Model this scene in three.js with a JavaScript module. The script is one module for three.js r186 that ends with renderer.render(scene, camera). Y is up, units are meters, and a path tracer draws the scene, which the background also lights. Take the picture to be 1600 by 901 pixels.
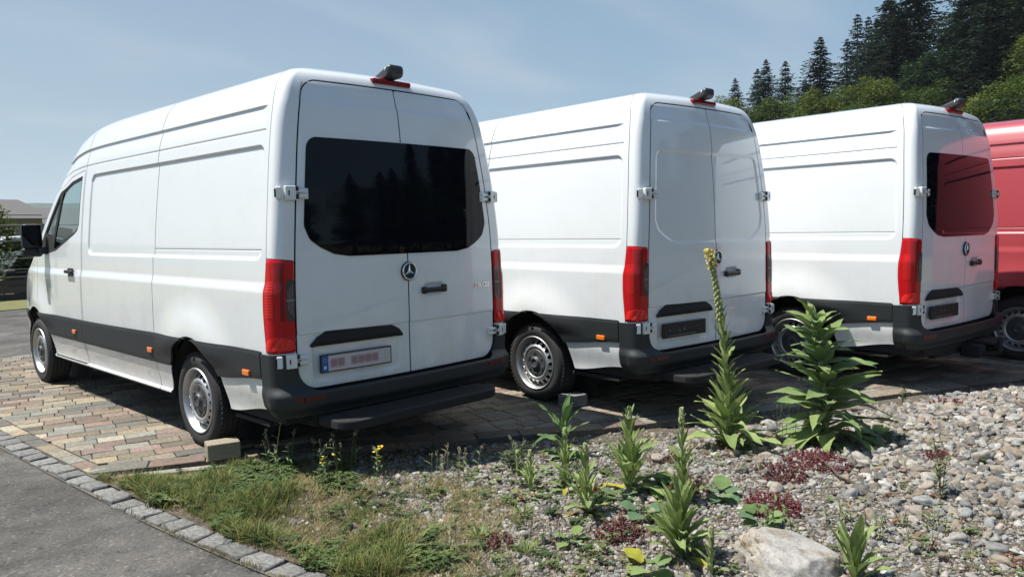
import * as THREE from 'three';
import { mergeGeometries, mergeVertices } from 'three/addons/utils/BufferGeometryUtils.js';
import { RoundedBoxGeometry } from 'three/addons/geometries/RoundedBoxGeometry.js';
import { FontLoader } from 'three/addons/loaders/FontLoader.js';
import { TextGeometry } from 'three/addons/geometries/TextGeometry.js';

// ------------------------------------------------------------------ camera, sky, sun, exposure
const scene = new THREE.Scene();
const camera = new THREE.PerspectiveCamera(40.86, 1024 / 576, 0.05, 9000);
camera.rotation.order = 'YXZ';
camera.position.set(-3.2987, 1.4963, 4.1389);
camera.rotation.set(-0.07887, -0.80613, -0.01987);
scene.add(camera);
const renderer = new THREE.WebGLRenderer({ antialias: true });
renderer.toneMapping = THREE.LinearToneMapping;
renderer.toneMappingExposure = 1.75;
renderer.shadowMap.enabled = true;
const SUN = new THREE.Vector3(-0.34, 1, -0.34).normalize();
const SUN_I = 5.0, SKY_I = 0.70;
const sun = new THREE.DirectionalLight(new THREE.Color(1, 0.955, 0.88), SUN_I);
sun.position.copy(SUN).multiplyScalar(60); sun.castShadow = true;
Object.assign(sun.shadow.camera, { left: -30, right: 30, top: 30, bottom: -30, near: 1, far: 200 });
sun.shadow.mapSize.set(4096, 4096);
scene.add(sun); scene.add(sun.target);

// ------------------------------------------------------------------ numbers and noise
function mulberry(a) { return () => { a |= 0; a = a + 0x6D2B79F5 | 0; let t = Math.imul(a ^ a >>> 15, 1 | a); t = t + Math.imul(t ^ t >>> 7, 61 | t) ^ t; return ((t ^ t >>> 14) >>> 0) / 4294967296; }; }
let rnd = mulberry(7);
const rr = (a, b) => a + (b - a) * rnd();
const clamp = (x, a = 0, b = 1) => Math.min(b, Math.max(a, x));
const lerp = (a, b, t) => a + (b - a) * t;
const sm = (a, b, x) => { const t = clamp((x - a) / (b - a)); return t * t * (3 - 2 * t); };
function hash3(x, y, z) { let h = Math.imul(x, 374761393) ^ Math.imul(y, 668265263) ^ Math.imul(z, 2147483647 ^ 0x5bd1e995); h = Math.imul(h ^ h >>> 13, 1274126177); return ((h ^ h >>> 16) >>> 0) / 4294967296; }
function vnoise(x, y, z = 0) {
  const xi = Math.floor(x), yi = Math.floor(y), zi = Math.floor(z), f = (t) => t * t * (3 - 2 * t);
  const u = f(x - xi), v = f(y - yi), w = f(z - zi); let r = 0;
  for (let k = 0; k < 8; k++) { const a = k & 1, b = k >> 1 & 1, c = k >> 2; r += hash3(xi + a, yi + b, zi + c) * (a ? u : 1 - u) * (b ? v : 1 - v) * (c ? w : 1 - w); }
  return r;
}
const fbm = (x, y, z = 0, o = 4) => { let s = 0, a = 0.5, n = 0; for (let i = 0; i < o; i++) { s += a * vnoise(x, y, z); n += a; x = x * 2.03 + 11.7; y = y * 2.03 + 5.3; z = z * 2.03 + 3.1; a *= 0.5; } return s / n; };
function pchip(xs, ys) {
  const n = xs.length, h = [], d = [], m = new Array(n).fill(0);
  for (let i = 0; i < n - 1; i++) { h[i] = xs[i + 1] - xs[i]; d[i] = (ys[i + 1] - ys[i]) / h[i]; }
  m[0] = d[0]; m[n - 1] = d[n - 2];
  for (let i = 1; i < n - 1; i++) m[i] = d[i - 1] * d[i] <= 0 ? 0 : 3 * (h[i - 1] + h[i]) / ((2 * h[i] + h[i - 1]) / d[i - 1] + (h[i] + 2 * h[i - 1]) / d[i]);
  return (x) => {
    if (x <= xs[0]) return ys[0] + m[0] * (x - xs[0]);
    if (x >= xs[n - 1]) return ys[n - 1] + m[n - 1] * (x - xs[n - 1]);
    let i = 0; while (x > xs[i + 1]) i++;
    const t = (x - xs[i]) / h[i], t2 = t * t, t3 = t2 * t;
    return ys[i] * (2 * t3 - 3 * t2 + 1) + h[i] * m[i] * (t3 - 2 * t2 + t) + ys[i + 1] * (-2 * t3 + 3 * t2) + h[i] * m[i + 1] * (t3 - t2);
  };
}

// ------------------------------------------------------------------ the sky: pale summer haze with thin cloud
{
  const w = 1024, h = 512, data = new Float32Array(w * h * 4);
  for (let j = 0; j < h; j++) for (let i = 0; i < w; i++) {
    const el = ((j + 0.5) / h - 0.5) * Math.PI, az = ((i + 0.5) / w - 0.5) * 2 * Math.PI;
    const y = Math.sin(el), c = Math.cos(el), x = c * Math.cos(az), z = c * Math.sin(az);
    const e = Math.max(y, 0), t = Math.pow(e, 0.55);
    const away = clamp(0.5 + 0.5 * (x * 0.80 + z * 0.60) / Math.max(c, 0.2) * c);       // 1 on the side away from the sun
    let r = lerp(0.42, 0.035, t), g = lerp(0.485, 0.105, t), b = lerp(0.545, 0.27, t);
    r *= lerp(1.46, 0.80, away); g *= lerp(1.44, 1.04, away); b *= lerp(1.30, 1.12, away);
    const cs = Math.max(0, x * SUN.x + y * SUN.y + z * SUN.z), glow = 0.08 * Math.pow(cs, 6) + 0.4 * Math.pow(cs, 60);
    // thin high cloud laid out on a plane overhead
    const k = 1 / (e + 0.16), px = x * k, pz = z * k;
    const n = fbm(px * 1.3 + 3.1 + 0.5 * fbm(pz * 0.9, px * 0.9, 4, 3), pz * 3.4 + 9 + 0.5 * fbm(px, pz, 8, 2), 1.5, 5), n2 = fbm(px * 0.6 + 20, pz * 0.6, 7.7, 3);
    let cl = sm(0.36, 0.74, n) * sm(0.25, 0.60, n2) * lerp(0.6, 0.25, away) * (0.4 + 0.6 * (1 - t));
    r = lerp(r, 0.56, cl) + glow; g = lerp(g, 0.60, cl) + glow; b = lerp(b, 0.63, cl) + glow * 0.95;
    if (y < 0) { r = 0.14; g = 0.14; b = 0.13; }
    const o = (j * w + i) * 4; data[o] = r * SKY_I; data[o + 1] = g * SKY_I; data[o + 2] = b * SKY_I; data[o + 3] = 1;
  }
  const tex = new THREE.DataTexture(data, w, h, THREE.RGBAFormat, THREE.FloatType);
  tex.mapping = THREE.EquirectangularReflectionMapping; tex.magFilter = THREE.LinearFilter; tex.minFilter = THREE.LinearFilter; tex.needsUpdate = true;
  scene.background = tex; scene.environment = tex;
}

// ------------------------------------------------------------------ helpers
const taken = {};
function numbered(n) { const k = taken[n] = (taken[n] ?? -1) + 1; return k ? n + '_' + String(k).padStart(3, '0') : n; }
function shade(o) { o.traverse((m) => { if (m.isMesh) { m.castShadow = true; m.receiveShadow = true; } }); return o; }
function tag(o, label, category, group) { o.userData.label = label; o.userData.category = category; if (group) o.userData.group = group; return o; }
function thing(name, label, category, [x, y, z] = [0, 0, 0], turn = 0, group) {
  const o = new THREE.Group(); o.name = numbered(name); o.position.set(x, y, z); o.rotation.y = turn; scene.add(o);
  return tag(o, label, category, group);
}
function part(name, geo, mat, parent, label) {
  const m = new THREE.Mesh(geo, mat); m.name = name; m.castShadow = m.receiveShadow = true;
  if (label) m.userData.label = label;
  parent.add(m); return m;
}
function struct(name, geo, mat) { const m = geo ? new THREE.Mesh(geo, mat) : new THREE.Group(); m.name = numbered(name); m.castShadow = m.receiveShadow = true; m.userData.kind = 'structure'; scene.add(m); return m; }
function geoFrom(pos, idx, uv, nrm) {
  const g = new THREE.BufferGeometry(); g.setAttribute('position', new THREE.Float32BufferAttribute(pos, 3));
  if (uv) g.setAttribute('uv', new THREE.Float32BufferAttribute(uv, 2));
  if (idx) g.setIndex(idx);
  if (nrm) g.setAttribute('normal', new THREE.Float32BufferAttribute(nrm, 3)); else g.computeVertexNormals();
  return g;
}
const clean = (g) => { const o = g.index ? g.toNonIndexed() : g.clone(); for (const k of Object.keys(o.attributes)) if (!['position', 'normal', 'uv'].includes(k)) o.deleteAttribute(k); return o; };
const merge = (list) => mergeGeometries(list.map(clean));
const box = (x, y, z, w, h, d, r = 0.004, seg = 2) => new RoundedBoxGeometry(w, h, d, seg, Math.min(r, w / 2.01, h / 2.01, d / 2.01)).translate(x, y, z);
const tube = (pts, r, seg = 24, rad = 8) => new THREE.TubeGeometry(new THREE.CatmullRomCurve3(pts.map((p) => new THREE.Vector3(...p))), seg, r, rad, false);
const rod = (a, b, r, r2 = r, n = 8) => { const A = new THREE.Vector3(...a), B = new THREE.Vector3(...b), d = B.clone().sub(A), g = new THREE.CylinderGeometry(r2, r, d.length(), n); g.applyQuaternion(new THREE.Quaternion().setFromUnitVectors(new THREE.Vector3(0, 1, 0), d.normalize())); g.translate((A.x + B.x) / 2, (A.y + B.y) / 2, (A.z + B.z) / 2); return g; };
const mirrorX = (g) => { const o = g.clone(); const p = o.attributes.position, n = o.attributes.normal; for (let i = 0; i < p.count; i++) { p.setX(i, -p.getX(i)); n.setX(i, -n.getX(i)); } if (o.index) { const a = o.index.array; for (let i = 0; i < a.length; i += 3) { const t = a[i]; a[i] = a[i + 1]; a[i + 1] = t; } } else return mirrorX(mergeVertices(g)); return o; };
const std = (c, rough = 0.8, extra = {}) => new THREE.MeshStandardMaterial({ color: Array.isArray(c) ? new THREE.Color().setRGB(...c) : c, roughness: rough, ...extra });
const phy = (c, rough = 0.5, extra = {}) => new THREE.MeshPhysicalMaterial({ color: Array.isArray(c) ? new THREE.Color().setRGB(...c) : c, roughness: rough, ...extra });
function dataTex(w, h, f, srgb = true, rep = 1) {
  const d = new Uint8Array(w * h * 4);
  for (let j = 0; j < h; j++) for (let i = 0; i < w; i++) { const c = f(i, j), o = (j * w + i) * 4; for (let k = 0; k < 3; k++) d[o + k] = clamp(Math.round((Array.isArray(c) ? c[k] : c) * 255), 0, 255); d[o + 3] = 255; }
  const t = new THREE.DataTexture(d, w, h); t.wrapS = t.wrapT = THREE.RepeatWrapping; t.magFilter = THREE.LinearFilter; t.minFilter = THREE.LinearFilter; if (srgb) t.colorSpace = THREE.SRGBColorSpace; t.repeat.set(rep, rep); t.needsUpdate = true; return t;
}

// ------------------------------------------------------------------ the vans
// One body surface, coordinates s (along the plan outline from the rear centre round the left corner and forward)
// and b (up the section from the sill to the roof). Every panel is a region of it.
const S1 = 0.925, RC = 0.06, S2 = S1 + RC * Math.PI / 2, BULGE = 0.045;
const BT = [0.26, 0.55, 0.80, 1.10, 1.35, 1.75, 2.12, 2.27, 2.40, 2.47, 2.525, 2.57, 2.60, 2.64];
const hB = pchip(BT, [0.26, 0.55, 0.80, 1.10, 1.35, 1.75, 2.12, 2.27, 2.395, 2.458, 2.502, 2.53, 2.548, 2.565]);
const wB = pchip(BT, [0.955, 0.968, 0.975, 0.972, 0.962, 0.925, 0.872, 0.84, 0.795, 0.752, 0.695, 0.61, 0.52, 0.40]);
const rB = pchip([0.26, 1.40, 1.75, 2.0, 2.27, 2.31, 2.44, 2.49, 2.53, 2.57, 2.60, 2.64], [0, 0, -0.014, -0.034, -0.062, -0.07, -0.104, -0.125, -0.155, -0.21, -0.27, -0.38]);
const kZ = pchip([-6, -4.6, -4.3, -4.0, -3.75, -3.4, -3.0, -2.6, 0], [0.1, 0.1, 0.36, 0.68, 0.88, 0.975, 0.997, 1, 1]);
const wZ = pchip([-5.9, -5.5, -5.2, -4.8, -4.2, 0], [-0.17, -0.10, -0.055, -0.015, 0, 0]);
const zNom = (s) => -BULGE - RC - (s - S2), sOf = (z) => S2 - BULGE - RC - z;
const WZ = [-1.175, -4.84], WR = 0.335;
const archD = (z, b) => { let m = 1e9; for (const c of WZ) { const dz = Math.abs(z - c), R = c < -3 ? 0.43 : 0.425; m = Math.min(m, b > 0.42 ? Math.hypot(dz, b - 0.345) - R : Math.hypot(dz, 0.075) - R + (b - 0.42) * 0.30); } return m; };
const rrect = (u, v, u0, u1, v0, v1, r) => { const cx = (u0 + u1) / 2, cy = (v0 + v1) / 2, qx = Math.abs(u - cx) - (u1 - u0) / 2 + r, qy = Math.abs(v - cy) - (v1 - v0) / 2 + r; return -(Math.hypot(Math.max(qx, 0), Math.max(qy, 0)) + Math.min(Math.max(qx, qy), 0) - r); };
const poly = (pts) => (u, v) => { let d = 1e9, ins = false; for (let i = 0, j = pts.length - 1; i < pts.length; j = i++) { const [ax, ay] = pts[j], [bx, by] = pts[i], ex = bx - ax, ey = by - ay, t = clamp(((u - ax) * ex + (v - ay) * ey) / (ex * ex + ey * ey)); d = Math.min(d, Math.hypot(u - ax - ex * t, v - ay - ey * t)); if ((by > v) !== (ay > v) && u < (ax - bx) * (v - by) / (ay - by) + bx) ins = !ins; } return ins ? d : -d; };
const rpoly = (pts, r) => { const f = poly(insetPoly(pts, r)); return (u, v) => f(u, v) + r; };
function insetPoly(p, r) { const n = p.length; let A = 0; for (let i = 0; i < n; i++) { const q = p[(i + 1) % n]; A += p[i][0] * q[1] - q[0] * p[i][1]; } const sg = Math.sign(A), L = p.map((a, i) => { const b = p[(i + 1) % n], dx = b[0] - a[0], dy = b[1] - a[1], l = Math.hypot(dx, dy); return [a[0] - sg * dy / l * r, a[1] + sg * dx / l * r, dx, dy]; }); return L.map((l, i) => { const k = L[(i + n - 1) % n], den = k[2] * l[3] - k[3] * l[2], t = ((l[0] - k[0]) * l[3] - (l[1] - k[1]) * l[2]) / den; return [k[0] + k[2] * t, k[1] + k[3] * t]; }); }
const REC = [-3.27, -0.20, 1.325, 2.035];                       // the long pressed panel on the side
const WIN = rpoly([[0.012, 1.335], [0.535, 1.335], [0.742, 1.455], [0.738, 2.055], [0.012, 2.075]], 0.03);
const winOuter = rpoly([[-0.75, 1.335], [0.47, 1.335], [0.585, 1.352], [0.68, 1.395], [0.755, 1.445], [0.797, 1.53], [0.79, 2.075], [-0.75, 2.075]], 0.07);
const doorF = (s, b) => Math.min(Math.min(rrect(s, b, -0.9, 0.848, 0.3, 2.437, 0.085), rrect(s, b, -0.9, 0.848, 0.528, 2.6, 0.125)), 9);
const sillLo = (z) => z < -1.2 ? 0.322 : lerp(0.335, 0.405, sm(-0.72, -0.2, z));
function dispSide(s, b) {
  const z = zNom(s); let d = 0;
  if (b < 1.34) {
    d += 0.012 * sm(1.20, 1.125, b);
    for (const c of WZ) { const r = Math.hypot((z - c) / 1.05, (b - 0.345)); d += 0.034 * Math.pow(sm(0.80, 0.44, r), 1.5) * sm(0.58, 0.72, b); }
    d += -0.02 * sm(0.54, 0.36, b) + 0.014 * sm(0.026, 0.014, b - 0.322) * sm(-1.15, -1.25, z);
  }
  const f = rrect(z, b, ...REC, 0.075);
  if (f > 0) { d -= 0.016 * sm(0, 0.022, f); if (z > -1.84) d -= 0.006 * sm(1.383, 1.387, b) * sm(1.391, 1.387, b) * sm(0, 0.02, f); }
  if (b > 2.0 && z < -0.20 && z > -4.2) d += -0.007 * sm(2.1165, 2.1205, b) * sm(2.1255, 2.1205, b) * sm(-0.152, -0.16, z) + (-0.011 * sm(2.15, 2.268, b) * sm(2.2765, 2.2685, b) + 0.003 * sm(2.268, 2.276, b) * sm(2.36, 2.28, b)) * sm(-0.18, -0.30, z);
  return d;
}
function dispRear(s, b, blank) {
  let d = -0.005 * sm(0.872, 0.862, b) - 0.007 * sm(2.285, 2.312, b);
  if (blank) { const f = winOuter(s, b); if (s < 0.8) d -= 0.010 * sm(0, 0.03, Math.min(f, s < 0.012 ? 0.03 : 1)); }
  const g = rrect(s, b, 0.09, 0.76, 0.56, 0.815, 0.04); d -= 0.012 * sm(0, 0.03, g) * (blank === 2 ? 0 : 1);
  return d;
}
let BLANK = 0, RIGHTSIDE = false;
function plan(s, b, off = 0) {
  const W = wB(b), R = rB(b); let x, y = hB(b), z, nx, nz;
  if (s <= S1) { const t = s / S1; x = -(W - RC) * t; z = R - BULGE * t * t; const q = 2 * BULGE * t / S1; nx = -q; nz = 1; if (s < 0.86 && b < 2.42) off += RIGHTSIDE ? dispRearR(s, b) : dispRear(s, b, BLANK); }
  else if (s <= S2) { const th = (s - S1) / RC; x = -(W - RC) - RC * Math.sin(th); z = R - BULGE - RC + RC * Math.cos(th); nx = -Math.sin(th); nz = Math.cos(th); if (b < 1.34) off += (0.012 * sm(1.20, 1.125, b) - 0.02 * sm(0.50, 0.30, b)) * sm(S1, S2, s); }
  else {
    z = zNom(s); const d = -BULGE - RC - z; off += dispSide(s, b);
    const w2 = W + wZ(z) * 1; if (y > 1.9) y = 1.9 + (y - 1.9) * kZ(z);
    x = -w2 ; z += R * Math.max(0, 1 - d / 0.9); nx = -1; nz = 0;
    if (z < -3.0) { const kk = kZ(z); x += 0.0 * (1 - kk); }
  }
  return [x + nx * off, y, z + nz * off];
}
function dispRearR(s, b) { let d = -0.005 * sm(0.872, 0.862, b) - 0.007 * sm(2.285, 2.312, b); if (BLANK) { const f = winOuter(s, b); if (s < 0.8) d -= 0.010 * sm(0, 0.03, Math.min(f, s < 0.012 ? 0.03 : 1)); } const g = rrect(s, b, 0.03, 0.36, 1.02, 1.14, 0.06); if (g > 0) d -= 0.016 * sm(0, 0.04, rrect(s, b, 0.12, 0.335, 1.03, 1.135, 0.052)); return d; }
function lineup(a, b, step, extra = []) { const o = []; const n = Math.max(1, Math.round((b - a) / step)); for (let i = 0; i <= n; i++) o.push(a + (b - a) * i / n); for (const e of extra) if (e > a && e < b) o.push(e); o.sort((p, q) => p - q); return o.filter((v, i) => !i || v - o[i - 1] > 0.0008); }
// clip the grid by field >= 0, lay it on the surface, fold its cut edges inward
function sheet({ s: [s0, s1, ds], b: [b0, b1, db], se = [], be = [], field = () => 1, off = () => 0, fold = 0.005, surf = plan }) {
  const ss = lineup(s0, s1, ds, se), bs = lineup(b0, b1, db, be), V = new Map(), pos = [], nrm = [], uv = [], idx = [], on = [];
  const o = typeof off === 'number' ? () => off : off, P = (s, b) => surf(s, b, o(s, b));
  const nor = (s, b) => { const e = 0.0015, a = P(s + e, b), c = P(s - e, b), d = P(s, b + e), f = P(s, b - e); const ux = a[0] - c[0], uy = a[1] - c[1], uz = a[2] - c[2], vx = d[0] - f[0], vy = d[1] - f[1], vz = d[2] - f[2]; const n = [vy * uz - vz * uy, vz * ux - vx * uz, vx * uy - vy * ux], l = Math.hypot(...n) || 1; return n.map((t) => t / l); };
  const vert = (s, b, iso) => { const k = Math.round(s * 2e5) + ',' + Math.round(b * 2e5); let i = V.get(k); if (i === undefined) { i = pos.length / 3; V.set(k, i); pos.push(...P(s, b)); nrm.push(...nor(s, b)); uv.push(s, b); on[i] = iso; } else if (iso) on[i] = true; return i; };
  const F = ss.map((s) => bs.map((b) => field(s, b)));
  const tri = (q) => {
    const inn = q.filter((v) => v[2] >= 0).length; if (!inn) return;
    const out = []; for (let i = 0; i < 3; i++) { const a = q[i], c = q[(i + 1) % 3]; if (a[2] >= 0) out.push([a[0], a[1], a[2] === 0]); if ((a[2] >= 0) !== (c[2] >= 0)) { let t = a[2] / (a[2] - c[2]), s = lerp(a[0], c[0], t), b = lerp(a[1], c[1], t); for (let k = 0; k < 3; k++) { const fv = field(s, b); const t2 = t + (a[2] >= 0 ? 1 : -1) * 0; if (Math.abs(fv) < 1e-4) break; if ((fv >= 0) === (a[2] >= 0)) { const u = t + (1 - t) * Math.abs(fv) / (Math.abs(fv) + Math.abs(c[2]) + 1e-9); t = u; } else { t = t * Math.abs(a[2]) / (Math.abs(fv) + Math.abs(a[2]) + 1e-9); } s = lerp(a[0], c[0], t); b = lerp(a[1], c[1], t); } out.push([s, b, true]); } }
    const id = out.map((v) => vert(...v)); for (let i = 1; i + 1 < id.length; i++) if (id[0] !== id[i] && id[i] !== id[i + 1] && id[0] !== id[i + 1]) idx.push(id[0], id[i + 1], id[i]);
  };
  for (let i = 0; i + 1 < ss.length; i++) for (let j = 0; j + 1 < bs.length; j++) {
    const A = [ss[i], bs[j], F[i][j]], B = [ss[i + 1], bs[j], F[i + 1][j]], C = [ss[i + 1], bs[j + 1], F[i + 1][j + 1]], D = [ss[i], bs[j + 1], F[i][j + 1]];
    tri([A, B, C]); tri([A, C, D]);
  }
  if (fold) {
    const cnt = new Map(); for (let i = 0; i < idx.length; i += 3) for (let k = 0; k < 3; k++) { const a = idx[i + k], c = idx[i + (k + 1) % 3], key = a < c ? a + '_' + c : c + '_' + a; cnt.set(key, cnt.has(key) ? null : [a, c]); }
    for (const e of cnt.values()) {
      if (!e || !(on[e[0]] && on[e[1]])) continue; const [a, c] = e, g = (i, k) => pos[i * 3 + k] - nrm[i * 3 + k] ; const base = pos.length / 3;
      const A = [0, 1, 2].map((k) => pos[a * 3 + k]), C = [0, 1, 2].map((k) => pos[c * 3 + k]), An = [0, 1, 2].map((k) => nrm[a * 3 + k]), Cn = [0, 1, 2].map((k) => nrm[c * 3 + k]);
      const A2 = A.map((t, k) => t - An[k] * fold), C2 = C.map((t, k) => t - Cn[k] * fold);
      const ex = C.map((t, k) => t - A[k]), n = [ex[1] * An[2] - ex[2] * An[1], ex[2] * An[0] - ex[0] * An[2], ex[0] * An[1] - ex[1] * An[0]], l = Math.hypot(...n) || 1, N = n.map((t) => t / l);
      for (const p of [A, C, C2, A2]) { pos.push(...p); nrm.push(...N); uv.push(uv[a * 2], uv[a * 2 + 1]); }
      idx.push(base, base + 2, base + 1, base, base + 3, base + 2);
    }
  }
  return geoFrom(pos, idx, uv, nrm);
}
const gridGeo = (nu, nv, f) => { const pos = [], uv = [], idx = []; for (let i = 0; i <= nu; i++) for (let j = 0; j <= nv; j++) { pos.push(...f(i / nu, j / nv)); uv.push(i / nu, j / nv); } for (let i = 0; i < nu; i++) for (let j = 0; j < nv; j++) { const a = i * (nv + 1) + j, b = a + nv + 1; idx.push(a, b, a + 1, b, b + 1, a + 1); } return geoFrom(pos, idx, uv); };

// front profile, from the windscreen top over the bonnet to the lower bumper (z, y)
const FP = [[-3.90, 2.42], [-3.99, 2.28], [-4.09, 2.14], [-4.23, 1.97], [-4.50, 1.735], [-4.87, 1.47], [-5.09, 1.345], [-5.32, 1.245], [-5.55, 1.10], [-5.66, 0.95], [-5.73, 0.78], [-5.76, 0.60], [-5.75, 0.42], [-5.70, 0.28]];
const fpClip = poly([[-3.80, 2.46], ...FP, [-5.6, 0.1], [-3.0, 0.1], [-3.0, 2.46]]);
const frontF = (s, b) => { const z = zNom(s); if (z > -3.5) return 1; let y = hB(b); if (y > 1.9) y = 1.9 + (y - 1.9) * kZ(z); if (z > -4.03 && y > 2.2) return 1; return fpClip(z, Math.max(y, 0.2)) - 0.10; };
const BE = [0.338, 0.343, 0.348, 1.125, 1.16, 1.20, 1.325, 1.336, 1.347, 1.383, 1.387, 1.391, 2.013, 2.024, 2.035, 2.1165, 2.118, 2.1205, 2.124, 2.1255, 2.2665, 2.268, 2.272, 2.276, 2.2775, 0.862, 0.867, 0.872];
const SE = [0.012, 0.09, 0.105, 0.12, 0.735, 0.745, 0.76, ...[-0.20, -0.211, -0.222, -3.27, -3.259, -3.248].map(sOf)];
const bandS = (za, zb) => (s) => { const z = zNom(s); return Math.min(za - z, z - zb); };   // za rear, zb front
const SEAM = [-0.150, -1.84, -3.42];
const windowF = rpoly([[-3.515, 1.60], [-3.505, 2.04], [-3.80, 2.01], [-4.07, 1.93], [-4.74, 1.345], [-4.50, 1.318], [-4.15, 1.36], [-3.63, 1.51], [-3.55, 1.545]], 0.012);
const doorFront = rpoly([[-3.445, 0.34], [-3.445, 2.09], [-3.82, 2.06], [-4.14, 1.955], [-4.86, 1.34], [-4.80, 1.22], [-4.72, 0.9], [-4.42, 0.5], [-4.36, 0.34]], 0.03);
const G = {};
{
  const sillB = (s) => { const z = zNom(s); return z < -1.2 ? 0.322 : lerp(0.335, 0.405, sm(-0.72, -0.2, z)); };
  const tail = (s, b) => rrect(s, b, 0.856, S2 + 0.055 + 0.012 * Math.cos((b - 1.05) * 9), 0.764, 1.338 - 0.10 * Math.max(0, 1.0 - s), 0.022);
  const archOut = (s, b) => archD(zNom(s), b) - 0.015, archTrim = (s, b) => archD(zNom(s), b);
  G.pillar = sheet({ s: [0, sOf(SEAM[0]) - 0.003, 0.010], b: [0.72, 2.64, 0.012], se: SE, be: BE, field: (s, b) => Math.min(-doorF(s, b) - 0.012, sOf(SEAM[0]) - 0.0065 - s, -(tail(s, b)), b - 0.74) });
  G.panelRear = sheet({ s: [sOf(SEAM[0]), sOf(SEAM[1]), 0.014], b: [0.30, 2.64, 0.013], se: SE, be: BE, field: (s, b) => Math.min(s - sOf(SEAM[0]), sOf(SEAM[1]) - 0.0048 - s, archOut(s, b), b - sillB(s), -tail(s, b)) });
  G.panelMid = sheet({ s: [sOf(SEAM[1]), sOf(SEAM[2]), 0.016], b: [0.30, 2.64, 0.013], se: SE, be: BE, field: (s, b) => Math.min(s - sOf(SEAM[1]) - 0.0048, sOf(SEAM[2]) - 0.0055 - s, archOut(s, b), b - sillB(s)) });
  G.frontBody = sheet({ s: [sOf(SEAM[2]), sOf(-5.72), 0.016], b: [0.30, 2.64, 0.014], be: BE, field: (s, b) => Math.min(s - sOf(SEAM[2]) - 0.0055, archOut(s, b), b - sillB(s), frontF(s, b), -doorFront(zNom(s), b) - 0.005) });
  G.frontDoor = sheet({ s: [sOf(-3.43), sOf(-4.95), 0.013], b: [0.30, 2.15, 0.0125], be: BE, field: (s, b) => Math.min(doorFront(zNom(s), b) - 0.005, archOut(s, b), -windowF(zNom(s), b) , frontF(s, b) + 0.04) });
  G.frontGlass = sheet({ s: [sOf(-3.45), sOf(-4.85), 0.02], b: [1.28, 2.08, 0.02], field: (s, b) => windowF(zNom(s), b) - 0.012, off: -0.012, fold: 0.004 });
  G.frontSeal = sheet({ s: [sOf(-3.45), sOf(-4.85), 0.012], b: [1.28, 2.08, 0.012], off: -0.004, fold: 0.012, field: (s, b) => { const z = zNom(s), f = windowF(z, b); const zd = -4.04 - (1.92 - b) * 0.42; return Math.min(f, Math.max(0.026 - f, 0.028 - Math.abs(z - zd), zd > z && b < 1.50 + (zd - z) * 0.1 ? 0.02 : -1)); } });
  const clTop = (z) => 0.742 + 0.03 * sm(-3.5, -0.6, z), clBot = (z) => z < -1.2 ? 0.537 : 0.55 + 0.05 * sm(-0.80, -0.2, z);
  const clad = (z0, z1) => sheet({ s: [sOf(z0), sOf(z1), 0.018], b: [0.47, 0.78, 0.012], field: (s, b) => Math.min(s - sOf(z0) - 0.002, sOf(z1) - 0.002 - s, archTrim(s, b), clTop(zNom(s)) - b, b - clBot(zNom(s))), off: (s, b) => 0.014 + 0.004 * sm(0, 0.03, b - clBot(zNom(s))) * sm(0, 0.025, clTop(zNom(s)) - b), fold: 0.016 });
  G.clad = [clad(-0.205, SEAM[1]), clad(SEAM[1], SEAM[2]), clad(SEAM[2], -5.30)];
  G.door = {}; G.doorR = {};
  for (const bl of [0, 1]) {
    BLANK = bl;
    const spec = { s: [0.004, 0.85, 0.0105], b: [0.52, 2.44, 0.012], se: [...SE, 0.33, 0.345], be: [...BE, 2.285, 2.294, 2.303, 2.312], field: (s, b) => Math.min(doorF(s, b), s - 0.0055), fold: 0.006 };
    G.door[bl] = sheet(spec); RIGHTSIDE = true; G.doorR[bl] = mirrorX(sheet(spec)); RIGHTSIDE = false;
  }
  BLANK = 0;
  G.window = sheet({ s: [0.0004, 0.81, 0.0105], b: [1.30, 2.10, 0.011], field: (s, b) => Math.min(winOuter(s, b), s - 0.0008), off: 0.005, fold: 0.006 });
  G.windowR = mirrorX(G.window);
  G.garnish = sheet({ s: [0.05, 0.82, 0.008], b: [0.76, 0.92, 0.008], field: (s, b) => Math.min(rpoly([[0.065, 0.785], [0.10, 0.835], [0.15, 0.862], [0.66, 0.868], [0.72, 0.845], [0.775, 0.785]], 0.008)(s, b), 9), off: (s, b) => 0.022 - 0.010 * sm(0.81, 0.86, b), fold: 0.05 });
  G.tail = sheet({ s: [0.85, S2 + 0.09, 0.008], b: [0.75, 1.35, 0.010], field: (s, b) => tail(s, b) - 0.004, off: (s, b) => 0.010 - 0.008 * sm(0.02, 0.0, tail(s, b)), fold: 0.03 });
  const sub = (s0, s1, b0, b1, r, off) => sheet({ s: [s0 - 0.01, s1 + 0.01, 0.006], b: [b0 - 0.01, b1 + 0.01, 0.008], field: (s, b) => rrect(s, b, s0, s1, b0, b1, r), off, fold: 0.006 });
  G.tailClear = sub(0.863, 0.918, 0.955, 1.215, 0.03, 0.0125);
  G.tailDark = sub(0.930, 0.952, 0.96, 1.31, 0.006, 0.0120);
  G.tailLines = merge([sub(0.864, 0.917, 1.081, 1.089, 0.003, 0.016), ...[0.876, 0.886, 0.896, 0.906].map((s, k) => sub(s, s + 0.0025, 0.985 + k * 0.012, 1.185 - k * 0.012, 0.001, 0.0155))]);
  G.tailStrip = merge([0, 1, 2, 3, 4, 5, 6, 7, 8, 9, 10, 11, 12].map((k) => sub(S2 - 0.035, S2 + 0.018, 0.985 + k * 0.017, 0.994 + k * 0.017, 0.002, 0.0125)));
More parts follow.
